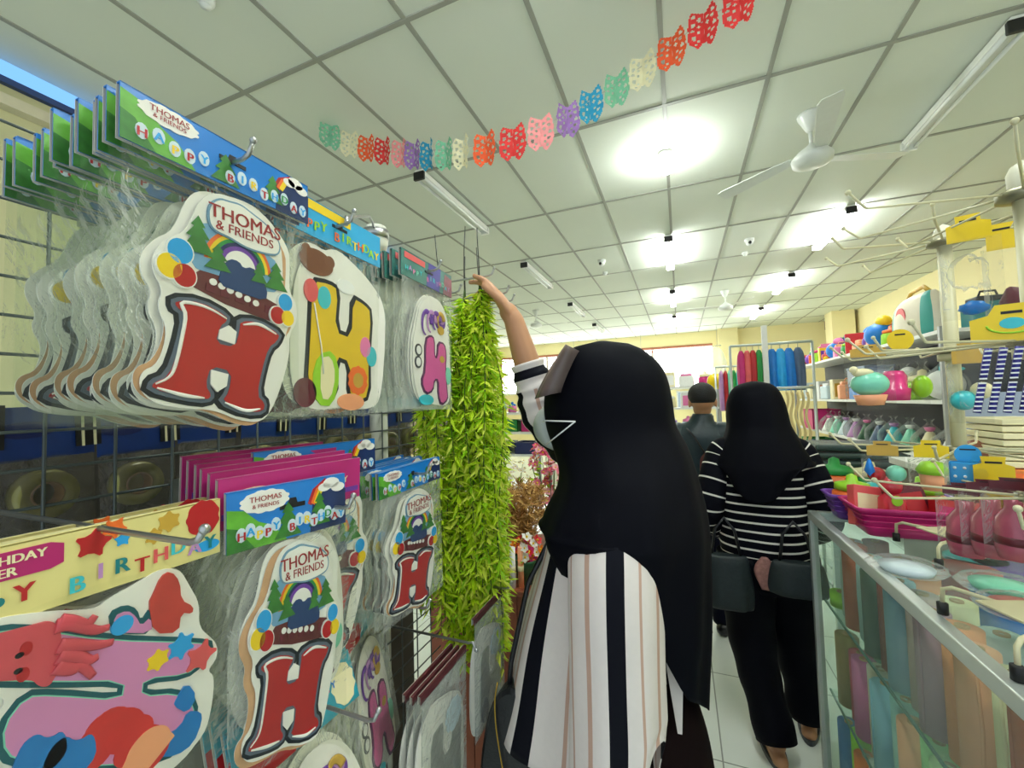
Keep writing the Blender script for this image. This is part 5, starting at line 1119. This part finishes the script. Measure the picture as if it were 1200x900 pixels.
goods(P(1133, 252, 1.13), .088, .165, 'yellow', 'clear bag with yellow header and blue piece, hanging from the nearest hook stand', [('blue_shell', lambda m: m.sph((.0, -.002, .022), (.021, .01, .014), K('blue', .25), 14, None, .3)), ('clear_fold', lambda m: m.sph((-.005, 0, .095), (.032, .009, .035), CELLO, 12, None, .5, 3))], -.3)
goods(P(1172, 262, 1.16), .06, .2, 'yellow', 'clear bag with maroon piece behind the nearest stand\'s pole', [('maroon_piece', lambda m: m.sph((.01, 0, .07), (.022, .012, .045), K('maroon'), 12, None, .3))], -.3)
def candles(m):
    for k in range(9):
        for q in range(2):
            pts = [(-.056 + .013 * k, -.012 - .006 * q, .02 + .07 * q), (-.05 + .013 * k, -.012 - .006 * q, .05 + .07 * q), (-.048 + .013 * k, -.012, .082 + .07 * q)]
            m.tube(pts, .0046, K('navy' if k % 2 else 'white'), 8)
def blue_candles(m):
    for k in range(6):
        for q in range(2): m.tube([(-.05 + .017 * k + .01 * q, -.02, .02 + .058 * q), (-.041 + .017 * k + .01 * q, -.02, .072 + .058 * q)], .005, mat('candle_navy', (38, 36, 130), .4), 8)
        for q in range(14): m.box((-.05 + .017 * k + .0014 * q, -.0248, .024 + .0078 * q), (.009, .002, .0026), K('white'))
goods(P(1184, 356, .97), .135, .145, 'yellow', 'yellow-headed pack of navy and white striped candles at the right edge', [('candle_row', blue_candles)], -.35, smile=True, hh=.06)
goods(P(1016, 404, 1.42), .105, .15, 'gold', 'cellophane bag with mint bowl, left of the farther hook stand\'s pole', [('mint_bowl', lambda m: m.sph((0, 0, .072), (.042, .036, .034), K('mint', .3), 20)), ('cream_bird', lambda m: (m.sph((-.014, -.01, .102), (.024, .015, .013), K('cream'), 12), m.sph((-.034, -.015, .112), .01, K('cream'), 10))), ('peach_base', lambda m: m.lathe([(0, .012), (.028, .014), (.037, .042), (0, .042)], K('peach'), seg=20))], -.2, hh=.03)
goods(P(1054, 387, 1.62), .115, .18, 'yellow', 'pack with rounded yellow header, pink pot and green ball left of the farther pole', [('pink_pot', lambda m: m.lathe([(0, .02), (.034, .02), (.038, .055), (.03, .058), (.03, .095), (.022, .11), (0, .112)], mat('hot_pink_plastic', (224, 60, 130), .25), (-.02, 0, 0), 22)), ('green_ball', lambda m: m.sph((.04, -.005, .06), (.024, .018, .034), K('lime', .3), 14))], -.2, shape='round', hh=.055)
goods(P(1132, 402, 1.45), .08, .16, 'gold', 'clear bag with teal balls hanging behind the farther stand\'s pole', [('teal_ball', lambda m: m.sph((-.012, 0, .06), .026, K('turq', .3), 14)), ('clear_ball', lambda m: m.sph((.022, 0, .085), .022, K('cream', .3), 12))], -.2)
goods(P(1033, 517, 1.42), .09, .09, 'gold', 'small pack with blue and red beads above the pink basket', [('red_ball', lambda m: m.sph((-.015, 0, .035), .02, K('red', .25), 12)), ('blue_drop', lambda m: m.lathe([(0, .03), (.012, .045), (.004, .075), (0, .08)], K('blue'), (-.03, -.012, 0), 12)), ('mint_ball', lambda m: m.sph((.025, 0, .04), .022, K('mint', .25), 12))], -.2, hh=.035)
goods(P(1090, 516, 1.38), .09, .085, 'yellow', 'yellow-headed pack with white and green cup at the pole\'s lower hooks', [('cup', lambda m: m.lathe([(0, .0), (.022, .0), (.026, .04), (0, .042)], K('peach'), seg=18)), ('cup_lid', lambda m: m.lathe([(.027, .04), (.032, .05), (.02, .07), (0, .074)], K('lime'), seg=18))], -.2, hh=.04)
goods(P(1133, 522, 1.18), .075, .06, 'sky', 'blue pack with white dots right of the farther pole', [('blue_card', lambda m: (m.box((0, -.006, .032), (.06, .004, .06), K('sky'), bev=.004), [m.sph((-.022 + .0145 * (k % 4), -.0085, .012 + .018 * (k // 4)), .003, K('white'), 6) for k in range(12)]))], -.25, hh=.035, shape='round')
goods(P(1163, 535, 1.16), .08, .09, 'yellow', 'yellow pack beside the blue dotted pack', [('yellow_ring', lambda m: m.lathe([(.012, -.006), (.024, -.006), (.026, 0), (.024, .006), (.012, .006), (.012, -.006)], K('yellow'), (0, -.01, .05), 20, Matrix.Rotation(PI / 2, 4, 'X')))], -.25)
MAU = mat('mauve_plastic', (176, 84, 104), .25, var=.15, scale=20, spec=.6)
for i, (x, y, c_) in enumerate(((1128, 566, 'left'), (1158, 562, 'middle'), (1187, 560, 'right'))):
    goods(P(x, y, 1.16 - .05 * i), .085, .135, 'maroon', '%s of the three clear bags with mauve bottles at the right edge' % c_, [('mauve_bottle', lambda m: m.lathe([(0, .008), (.026, .008), (.03, .03), (.028, .08), (.014, .1), (.014, .118), (0, .118)], MAU, seg=18)), ('bottle_label', lambda m: m.lathe([(.0302, .035), (.0306, .042), (.0302, .05)], K('maroon'), seg=18))], -.3, hh=.02)
# baskets on the counter
def basket(cx, cy, w, d, h, c_, label, z=CH + .001):
    t = thing('plastic_basket', label, 'basket', (cx, cy, z)); pm = K(c_, .3); m = MB()
    def ring(f, zz_, n=6): return [V((sx * (w / 2 * f - .02) + .02 * math.cos(a), sy * (d / 2 * f - .02) + .02 * math.sin(a), zz_)) for sx, sy, a0 in ((1, 1, 0), (-1, 1, PI / 2), (-1, -1, PI), (1, -1, 1.5 * PI)) for a in (a0 + PI / 2 * q / (n - 1) for q in range(n))]
    m.loft([ring(.86, 0), ring(.9, .02), ring(.98, h - .012), ring(1.0, h - .012), ring(1.04, h), ring(1., h + .003), ring(.965, h - .002), ring(.89, .026), ring(.84, .006)], pm); m.build('basket_body', t)
    m = MB()
    for k in range(3): r = ring(.925 + .022 * k, .028 + .018 * k); m.tube(r + r[:1], .0022, pm, 6, cap=False)
    m.build('rim_ribs', t); return t
basket(.705, 1.715, .40, .18, .085, 'magenta', 'bright pink plastic basket of red goods on the glass counter'); basket(.665, 1.868, .36, .115, .085, 'purple', 'violet plastic basket behind the pink basket')
Z = CH + .008
t = thing('bottle', 'red bottle with round cap leaning in the pink basket', 'bottle', (.615, 1.70, Z)); RD = mat('red_plastic', (200, 40, 60), .2, spec=.7)
m = MB(); m.lathe([(0, 0), (.034, 0), (.038, .03), (.034, .1), (.018, .115), (.018, .12)], RD, seg=20); m.build('body', t); m = MB(); m.sph((0, 0, .142), (.03, .03, .032), RD, 16); m.build('cap', t); m = MB(); m.prism(ell(0, .1, .014, .016, 16), .036, .0385, K('lime'), Matrix.Rotation(PI / 2, 4, 'X')); m.build('leaf_label', t)
for i, (x, y, c_, c2, lb, s_) in enumerate(((.56, 1.72, 'coral', 'cream', 'coral red carton with pale window at the pink basket\'s left end', .13), (.68, 1.73, 'maroon', 'red', 'dark red carton in the middle of the pink basket', .14), (.75, 1.70, 'red', 'magenta', 'red carton behind the farther pole in the pink basket', .10), (.82, 1.72, 'maroon', 'coral', 'dark red carton at the pink basket\'s right end', .11))):
    t = toy(x, y, Z, s_, c_, c2, lb, 'cartons in the pink basket', 5, 'carton', 'carton'); t.rotation_euler = (-.25, .15 * (-1) ** i, .2)
for i, (x, c_, c2, lb) in enumerate(((.565, 'orange', 'lime', 'orange jar with green lid in the violet basket'), (.66, 'mint', 'turq', 'mint jar with turquoise lid in the violet basket'), (.76, 'peach', 'lime', 'peach jar with lime lid in the violet basket'))): toy(x, 1.868, Z, .15, c_, c2, lb, 'jars in the violet basket', 0, 'jar', 'jar')
# ------------------------------------------------------------------ long shelf along the right side
GX0, GX1, GY0, GY1 = 1.92, 2.4, 4.25, 8.7; GL = [.12, .52, .95, 1.42, 1.98]
DARK = mat('shelf_dark_side', (40, 42, 52), .6)
gs = shelf_unit(GX0, GX1, GY0, GY1, GL, 'long shelf unit of toys and wrapped goods along the right side', top=2.0)
m = MB(); m.box((.2, 0, 1.0), (.02, GY1 - GY0, 1.96), DARK); m.build('back_board', gs); m = MB(); m.box((0, -(GY1 - GY0) / 2 - .02, .75), (.48, .02, 1.45), mat('shelf_end_blue', (176, 190, 226), .5)); m.build('end_panel', gs)
TC = ['red', 'purple', 'orange', 'lime', 'yellow', 'coral', 'blue', 'pink', 'green', 'red', 'peach', 'purple', 'orange', 'lime', 'magenta', 'gold']
for k in range(15):
    y = 8.5 - .235 * k; s_ = .21 + .05 * (k % 3 == 0)
    if y > 5.35: toy(2.06, y, GL[4] + .0, s_, TC[k], TC[(k * 3 + 5) % 16], '%s and %s toy on the right shelf\'s top board, %s from the far end' % (TC[k], TC[(k * 3 + 5) % 16], NTH(k)), 'toys on the top board', (3, 1, 2, 0, 5)[k % 5])
for k in range(9): y = 8.4 - .35 * k; toy(2.27, y, GL[4], .32, TC[(k * 5 + 2) % 16], TC[(k * 7 + 3) % 16], 'larger %s toy behind on the right shelf\'s top board, %s from far end' % (TC[(k * 5 + 2) % 16], NTH(k)), 'toys on the top board', (2, 5, 1)[k % 3])
t = thing('gift_bag', 'large cream bag with teal stripes on top of the right shelf', 'bag', (2.1, 4.98, GL[4])); BGW = mat('cream_print', (228, 218, 196), .5); TLS = mat('teal_print', (70, 160, 150), .5)
sq = stripes([(3, BGW), (1.3, TLS), (4, BGW), (1.2, TLS), (1.5, BGW)] * 2, 60); m = MB()
zloft(m, [(0, 0, 0, .13, .3), (.06, 0, 0, .16, .34), (.25, 0, 0, .15, .33), (.37, 0, 0, .1, .28), (.41, 0, 0, .04, .25)], 20, 60, BGW, matfn=lambda i, k: sq[k], fold=.06, folds=6); m.build('bag_body', t)
m = MB(); m.prism(ell(0, .2, .09, .1, 24), .0, .006, K('coral'), Matrix.Translation((-.152, -.02, 0)) @ Matrix.Rotation(PI / 2, 4, 'Z') @ Matrix.Rotation(PI / 2, 4, 'X')); m.build('round_print', t)
m = MB(); m.tube([(0, .2, .40), (0, .12, .46), (0, -.1, .47), (0, -.2, .40)], .018, K('gold'), 8); m.build('handle', t)
toy(2.03, 5.62, GL[4], .3, 'blue', 'yellow', 'blue and yellow bag left of the teal striped bag', 'toys on the top board', 1); toy(2.3, 4.45, GL[4], .3, 'teal', 'black', 'teal box with black top right of the teal striped bag', 'toys on the top board', 2)
# middle board
t = thing('storage_box', 'clear box with blue base on the right shelf\'s middle board', 'box', (2.08, 6.1, GL[3])); m = MB(); m.box((0, 0, .07), (.26, .52, .14), K('blue', .3), bev=.01); m.build('base', t); m = MB(); m.box((0, 0, .25), (.27, .54, .22), film('frosted_box', (225, 235, 250), .35, .3, 0, body=(205, 220, 245)), bev=.015); m.build('clear_body', t); m = MB(); m.box((0, 0, .37), (.28, .55, .03), film('frosted_box', ()), bev=.008); m.box((0, 0, .392), (.06, .2, .015), K('navy')); m.build('lid', t)
for k, c_ in enumerate(('pale', 'cream', 'white', 'pale', 'cream', 'peach')):
    y = 8.3 - .34 * k; toy(2.04, y, GL[3], .27, c_, ('white', 'gold', 'peach')[k % 3], '%s boxed item on the right shelf\'s middle board, %s from far end' % (c_, NTH(k)), 'boxes on the middle board', 2 if k % 2 else 5, 'boxed_item', 'box')
for k in range(4): y = 5.55 - .33 * k; toy(2.05, y, GL[3], .28, ('cream', 'pink', 'lime', 'white')[k], ('peach', 'white', 'cream', 'turq')[k], '%s wrapped item on the right shelf\'s middle board, %s past the clear box' % (('cream', 'pink', 'lime', 'white')[k], NTH(k)), 'boxes on the middle board', k % 2, 'wrapped_item', 'wrapped item', CELLO)
for k in range(10):
    y = 7.4 - .33 * k; c_ = ('white', 'mint', 'pale', 'lilac', 'dgreen', 'slate', 'turq', 'mint', 'cream', 'white')[k]
    toy(2.02, y, GL[2], .24, c_, ('pink', 'white', 'lilac', 'white')[k % 4], '%s cone-shaped wrapped gift on the right shelf\'s lower board, %s from far end' % (c_, NTH(k)), 'wrapped cones on the lower board', 4, 'wrapped_gift', 'gift', CELLO)
bin_box(2.08, 8.0, GL[2], .36, .5, .3, 'magenta', 'dark pink tub at the far end of the right shelf\'s lower board', 'tubs on the right shelf')
for k in range(8): bin_box(2.08, 8.3 - .52 * k, GL[1], .34, .42, .25, ('green', 'slate', 'dgreen', 'teal')[k % 4], '%s bin below the wrapped cones on the right shelf, %s from far end' % (('green', 'slate', 'dark green', 'teal')[k % 4], NTH(k)), 'bins on the right shelf')
# ------------------------------------------------------------------ table with goods between aisle and shelf
TB = thing('display_table', 'low display table with dark green packs beyond the glass counter', 'table', (1.2, 3.4, 0)); m = MB(); m.box((0, 0, .83), (.9, 1.0, .04), SHW, bev=.004); m.build('table_top', TB)
for sx in (-1, 1):
    for sy in (-1, 1): m = MB(); m.box((.4 * sx, .45 * sy, .405), (.04, .04, .81), ALU); m.build('leg', TB)
DG = mat('dark_green_fabric', (12, 52, 48), .5, var=.3, scale=20)
for k in range(6):
    t = thing('fabric_pack', 'dark green wrapped fabric pack, %s from the bottom of the table stack' % NTH(k), 'pack', (1.06 + .02 * (k % 2), 3.52, .851 + .052 * k), group='dark green packs on the table'); m = MB()
    m.box((0, 0, .025), (.5, .34, .044), DG, bev=.016); m.build('folded_fabric', t); m = MB(); m.box((0, 0, .026), (.512, .352, .047), CELLO, bev=.016); m.build('clear_wrap', t)
for k, (x, y, c_, c2, s_) in enumerate(((.86, 3.12, 'orange', 'green', .26), (1.04, 3.14, 'green', 'cream', .24), (1.23, 3.12, 'mint', 'white', .26), (1.44, 3.14, 'cream', 'lime', .28), (1.49, 3.5, 'teal', 'white', .3))): toy(x, y, .851, s_, c_, c2, '%s tub with %s lid at the near end of the display table' % (c_, c2), 'tubs on the display table', 0, 'tub', 'tub')
# second shelf at the far right
s2 = thing('side_counter', 'white side counter with paper stack behind the hook stands', 'counter', (1.40, 2.45, 0)); m = MB(); m.box((0, 0, .56), (.66, .8, 1.1), mat('counter_panel', (120, 118, 110), .5)); m.build('cabinet', s2); m = MB(); m.box((0, 0, 1.13), (.72, .86, .035), SHW, bev=.004); m.build('counter_top', s2)
CZ2 = 1.149
p = P(1146, 490, 2.25); t = thing('brown_ball', 'plain brown ball beside the white paper stack', 'ball', (p.x, 2.25, CZ2)); m = MB(); m.sph((0, 0, .075), .075, mat('ball_brown', (138, 84, 60), .5, var=.1, scale=120, bump=.2), 24); m.build('ball_body', t); m = MB()
m.tube([(.0753 * math.cos(a), .0753 * math.sin(a), .075) for a in (2 * PI * q / 32 for q in range(33))], .0016, K('black'), 5, cap=False); m.build('seam', t)
PX = P(1190, 490, 2.2).x + .05
for k in range(7):
    t = thing('paper_sheaf', '%s cream paper sheaf from the bottom of the stack at the right edge' % NTH(k), 'paper', (PX + .006 * (k % 2), 2.2, CZ2 + .06 + .026 * k), group='paper stack on the side counter'); m = MB(); m.box((0, 0, .012), (.3, .22, .022), K('cream'), rz=.02 * (-1) ** k, bev=.003); m.build('sheets', t); m = MB(); m.box((0, -.0, .012), (.03, .226, .0235), K('white'), rz=.02 * (-1) ** k); m.build('paper_band', t)
t = thing('box', 'orange box under the cream paper stack', 'box', (PX, 2.2, CZ2)); m = MB(); m.box((0, 0, .028), (.34, .24, .056), K('orange'), bev=.004); m.build('box_body', t); m = MB(); m.box((0, 0, .05), (.345, .245, .014), mat('box_lid_orange', (220, 120, 50), .5), bev=.003); m.build('lid', t)
toy(PX - .24, 2.12, CZ2, .11, 'turq', 'mint', 'turquoise wrapped pack left of the orange box', 'packs on the side counter', 4, 'wrapped_pack', 'pack', CELLO)
# ------------------------------------------------------------------ hanging bundles in the middle
def rail(x0, x1, y, z, label):
    t = thing('garment_rail', label, 'rail', ((x0 + x1) / 2, y, 0), group='rails of hanging bundles'); w_ = (x1 - x0) / 2; m = MB(); m.tube([(-w_, 0, z), (w_, 0, z)], .012, ALU, 10); m.build('rail_bar', t)
    for s in (-1, 1): m = MB(); m.tube([(s * w_, 0, .02), (s * w_, 0, z)], .012, ALU, 10); m.build('upright', t); m = MB(); m.box((s * w_, 0, .012), (.05, .5, .024), ALU, bev=.004); m.build('foot', t)
def bundle(x, y, z, w, h, c_, label, group, name='hanging_bundle', d=.05, wav=.25):
    t = thing(name, label, 'hanging bundle', (x, y, z - h), group=group); m = MB()
    zloft(m, [(h - .04, 0, 0, w * .2, d * .3), (h - .09, 0, 0, w * .42, d * .7), (h * .5, 0, 0, w * .5, d), (.03, 0, 0, w * .46, d), (0, 0, 0, w * .4, d * .7)], 24, 26, mat('bundle_' + c_, PAL[c_], .5, var=.25, scale=18), fold=wav, folds=5, sd=x * 9); m.build('sheet_bundle', t)
    m = MB(); m.tube([(0, 0, h - .05), (0, 0, h - .005), (.012, 0, h + .012), (.02, 0, h)], .003, STEEL, 6); m.build('hook', t)
RY = 4.6; pa, pb = P(862, 408, RY), P(944, 402, RY); rail(pa.x - .05, pb.x + .05, RY, pa.z + .02, 'steel rail of red, green and blue hanging bundles beyond the striped-top woman')
for k, (x_, c_, n_) in enumerate(((868, 'magenta', 'dark pink'), (875, 'coral', 'coral'), (882, 'red', 'red'), (889, 'green', 'green'), (904, 'blue', 'first blue'), (914, 'sky', 'second blue'), (924, 'blue', 'third blue'), (935, 'slate', 'slate blue'))):
    p = P(x_, 410, RY); bundle(p.x, RY, pa.z + .008, .10 if x_ > 900 else .075, .44, c_, '%s hanging sheet bundle on the rail behind the striped-top woman' % n_, 'bundles on the nearer rail')
RY2 = 5.9; qa, qb = P(842, 432, RY2), P(868, 430, RY2); rail(qa.x - .04, qb.x + .06, RY2, qa.z + .02, 'lower steel rail of pale hanging bundles beside the man\'s head')
for k, (x_, c_) in enumerate(((845, 'lilac'), (850, 'red'), (855, 'mint'), (860, 'green'), (865, 'turq'))): p = P(x_, 440, RY2); bundle(p.x, RY2, qa.z + .008, .06, .55, c_, '%s hanging bundle on the lower rail beside the man\'s head' % c_, 'bundles on the farther rail')
t = thing('room_divider', 'narrow white panel between the green and blue bundles', 'panel', (P(897, 420, RY - .08).x, RY - .08, 0)); m = MB(); m.box((0, 0, 1.1), (.045, .03, 2.12), SHW); m.build('board', t); m = MB(); m.box((0, 0, .02), (.3, .3, .04), SHW); m.build('base', t)
KR = mat('beige_strip', (216, 196, 140), .6); WY = 4.2
wa, wb = P(918, 456, WY), P(946, 456, WY); rail(wa.x - .05, wb.x + .05, WY, wa.z + .01, 'low rail of wavy beige strips right of the headscarf')
for k in range(5):
    p = P(921 + 6 * k, 457, WY); t = thing('wavy_strip', '%s wavy beige strip from the left on the low rail right of the headscarf' % NTH(k), 'strip', (p.x, WY, p.z - .44), group='wavy strips on the low rail'); m = MB()
    m.tube([(.012 * math.sin(z_ * 22), .01 * math.cos(z_ * 22), z_) for z_ in (.42 * q / 30 for q in range(31))], .02, KR, 10, flat=.5); m.build('strip_body', t); m = MB(); m.tube([(0, 0, .42), (0, 0, .455), (.012, 0, .462)], .003, STEEL, 6); m.build('hook', t)
# far rack before the windows
FRK = [.45, .90, 1.32, 1.70]
shelf_unit(-2.2, .62, 8.0, 8.4, FRK, 'far shelf unit below the bright windows'); k = 0
for li, z in enumerate(FRK[1:]):
    for q in range(9):
        x = -2.05 + .31 * q; c_ = (('slate', 'white', 'purple', 'pale'), ('grey', 'pale', 'cream', 'white'), ('magenta', 'pink', 'cream', 'white'))[li][q % 4]; k += 1
        toy(x, 8.2, z, .27, c_, ('white', 'pink', 'cream')[q % 3], '%s item on the %s board of the far shelf, %s from the left' % (c_, ('lower', 'middle', 'top')[li], NTH(q)), 'goods on the far shelf', (2, 0, 5)[(q + li) % 3])
t = thing('balloon', 'yellow balloon beside the man\'s head', 'balloon', P(838, 447, 6.2) - V((0, 0, .1))); m = MB(); m.sph((0, 0, .1), (.1, .1, .11), K('yellow', .25), 18); m.build('balloon_body', t); m = MB(); m.lathe([(.012, -.03), (.004, -.012), (.006, 0)], K('yellow', .25), seg=10); m.build('knot', t)
m = MB(); m.tube([(0, 0, -.03), (.01, 0, -.5), (0, 0, -(P(838, 447, 6.2).z - .1))], .002, K('white'), 5); m.build('string', t)
CLB = film('white_bag_bundle', (250, 252, 248), .32, .25, .8, 8, edge=.5, body=(240, 244, 236))
WB_ = thing('hanging_rail', 'thin rail of clear bag bundles before the back windows', 'rail', (-2.0, 12.6, 2.9)); m = MB(); m.tube([(-3.2, 0, 0), (3.1, 0, 0)], .012, ALU, 8); m.build('bar', WB_)
for s in (-3.1, -1., 1., 3.0): m = MB(); m.tube([(s, 0, .012), (s, 0, CZ - 2.9)], .005, STEEL, 6); m.build('drop_rod', WB_)
for k, (x_, h_, w_) in enumerate(((838, .95, .45), (808, 1.1, .6), (772, 1.2, .75), (745, .9, .6), (705, .8, .6), (668, .8, .6), (640, .8, .6))):
    p = P(x_, 395, 12.6); t = thing('bag_bundle', 'white bundle of bags hanging before the back windows, %s from the right' % NTH(k), 'hanging bundle', (p.x, 12.6, 2.9 - h_), group='bag bundles before the windows'); m = MB()
    zloft(m, [(h_ - .04, 0, 0, w_ * .12, .06), (h_ - .16, 0, 0, w_ * .36, .12), (h_ * .5, 0, 0, w_ * .5, .16), (.05, 0, 0, w_ * .44, .14), (0, 0, 0, w_ * .3, .1)], 20, 26, CLB, fold=.3, folds=6, sd=k); m.build('bag_stack', t); m = MB(); m.tube([(0, 0, h_ - .05), (0, 0, h_), (.03, 0, h_ + .014)], .006, STEEL, 6); m.build('hook', t)
p = P(980, 379, YB - .02); t = thing('wall_sign', 'small maroon sign high on the yellow back wall above the toys', 'sign', p); m = MB(); m.box((0, 0, 0), (.52, .03, .3), K('maroon'), bev=.004); m.build('sign_board', t); m = MB(); m.box((0, -.017, 0), (.4, .006, .09), K('coral')); m.build('pale_band', t)
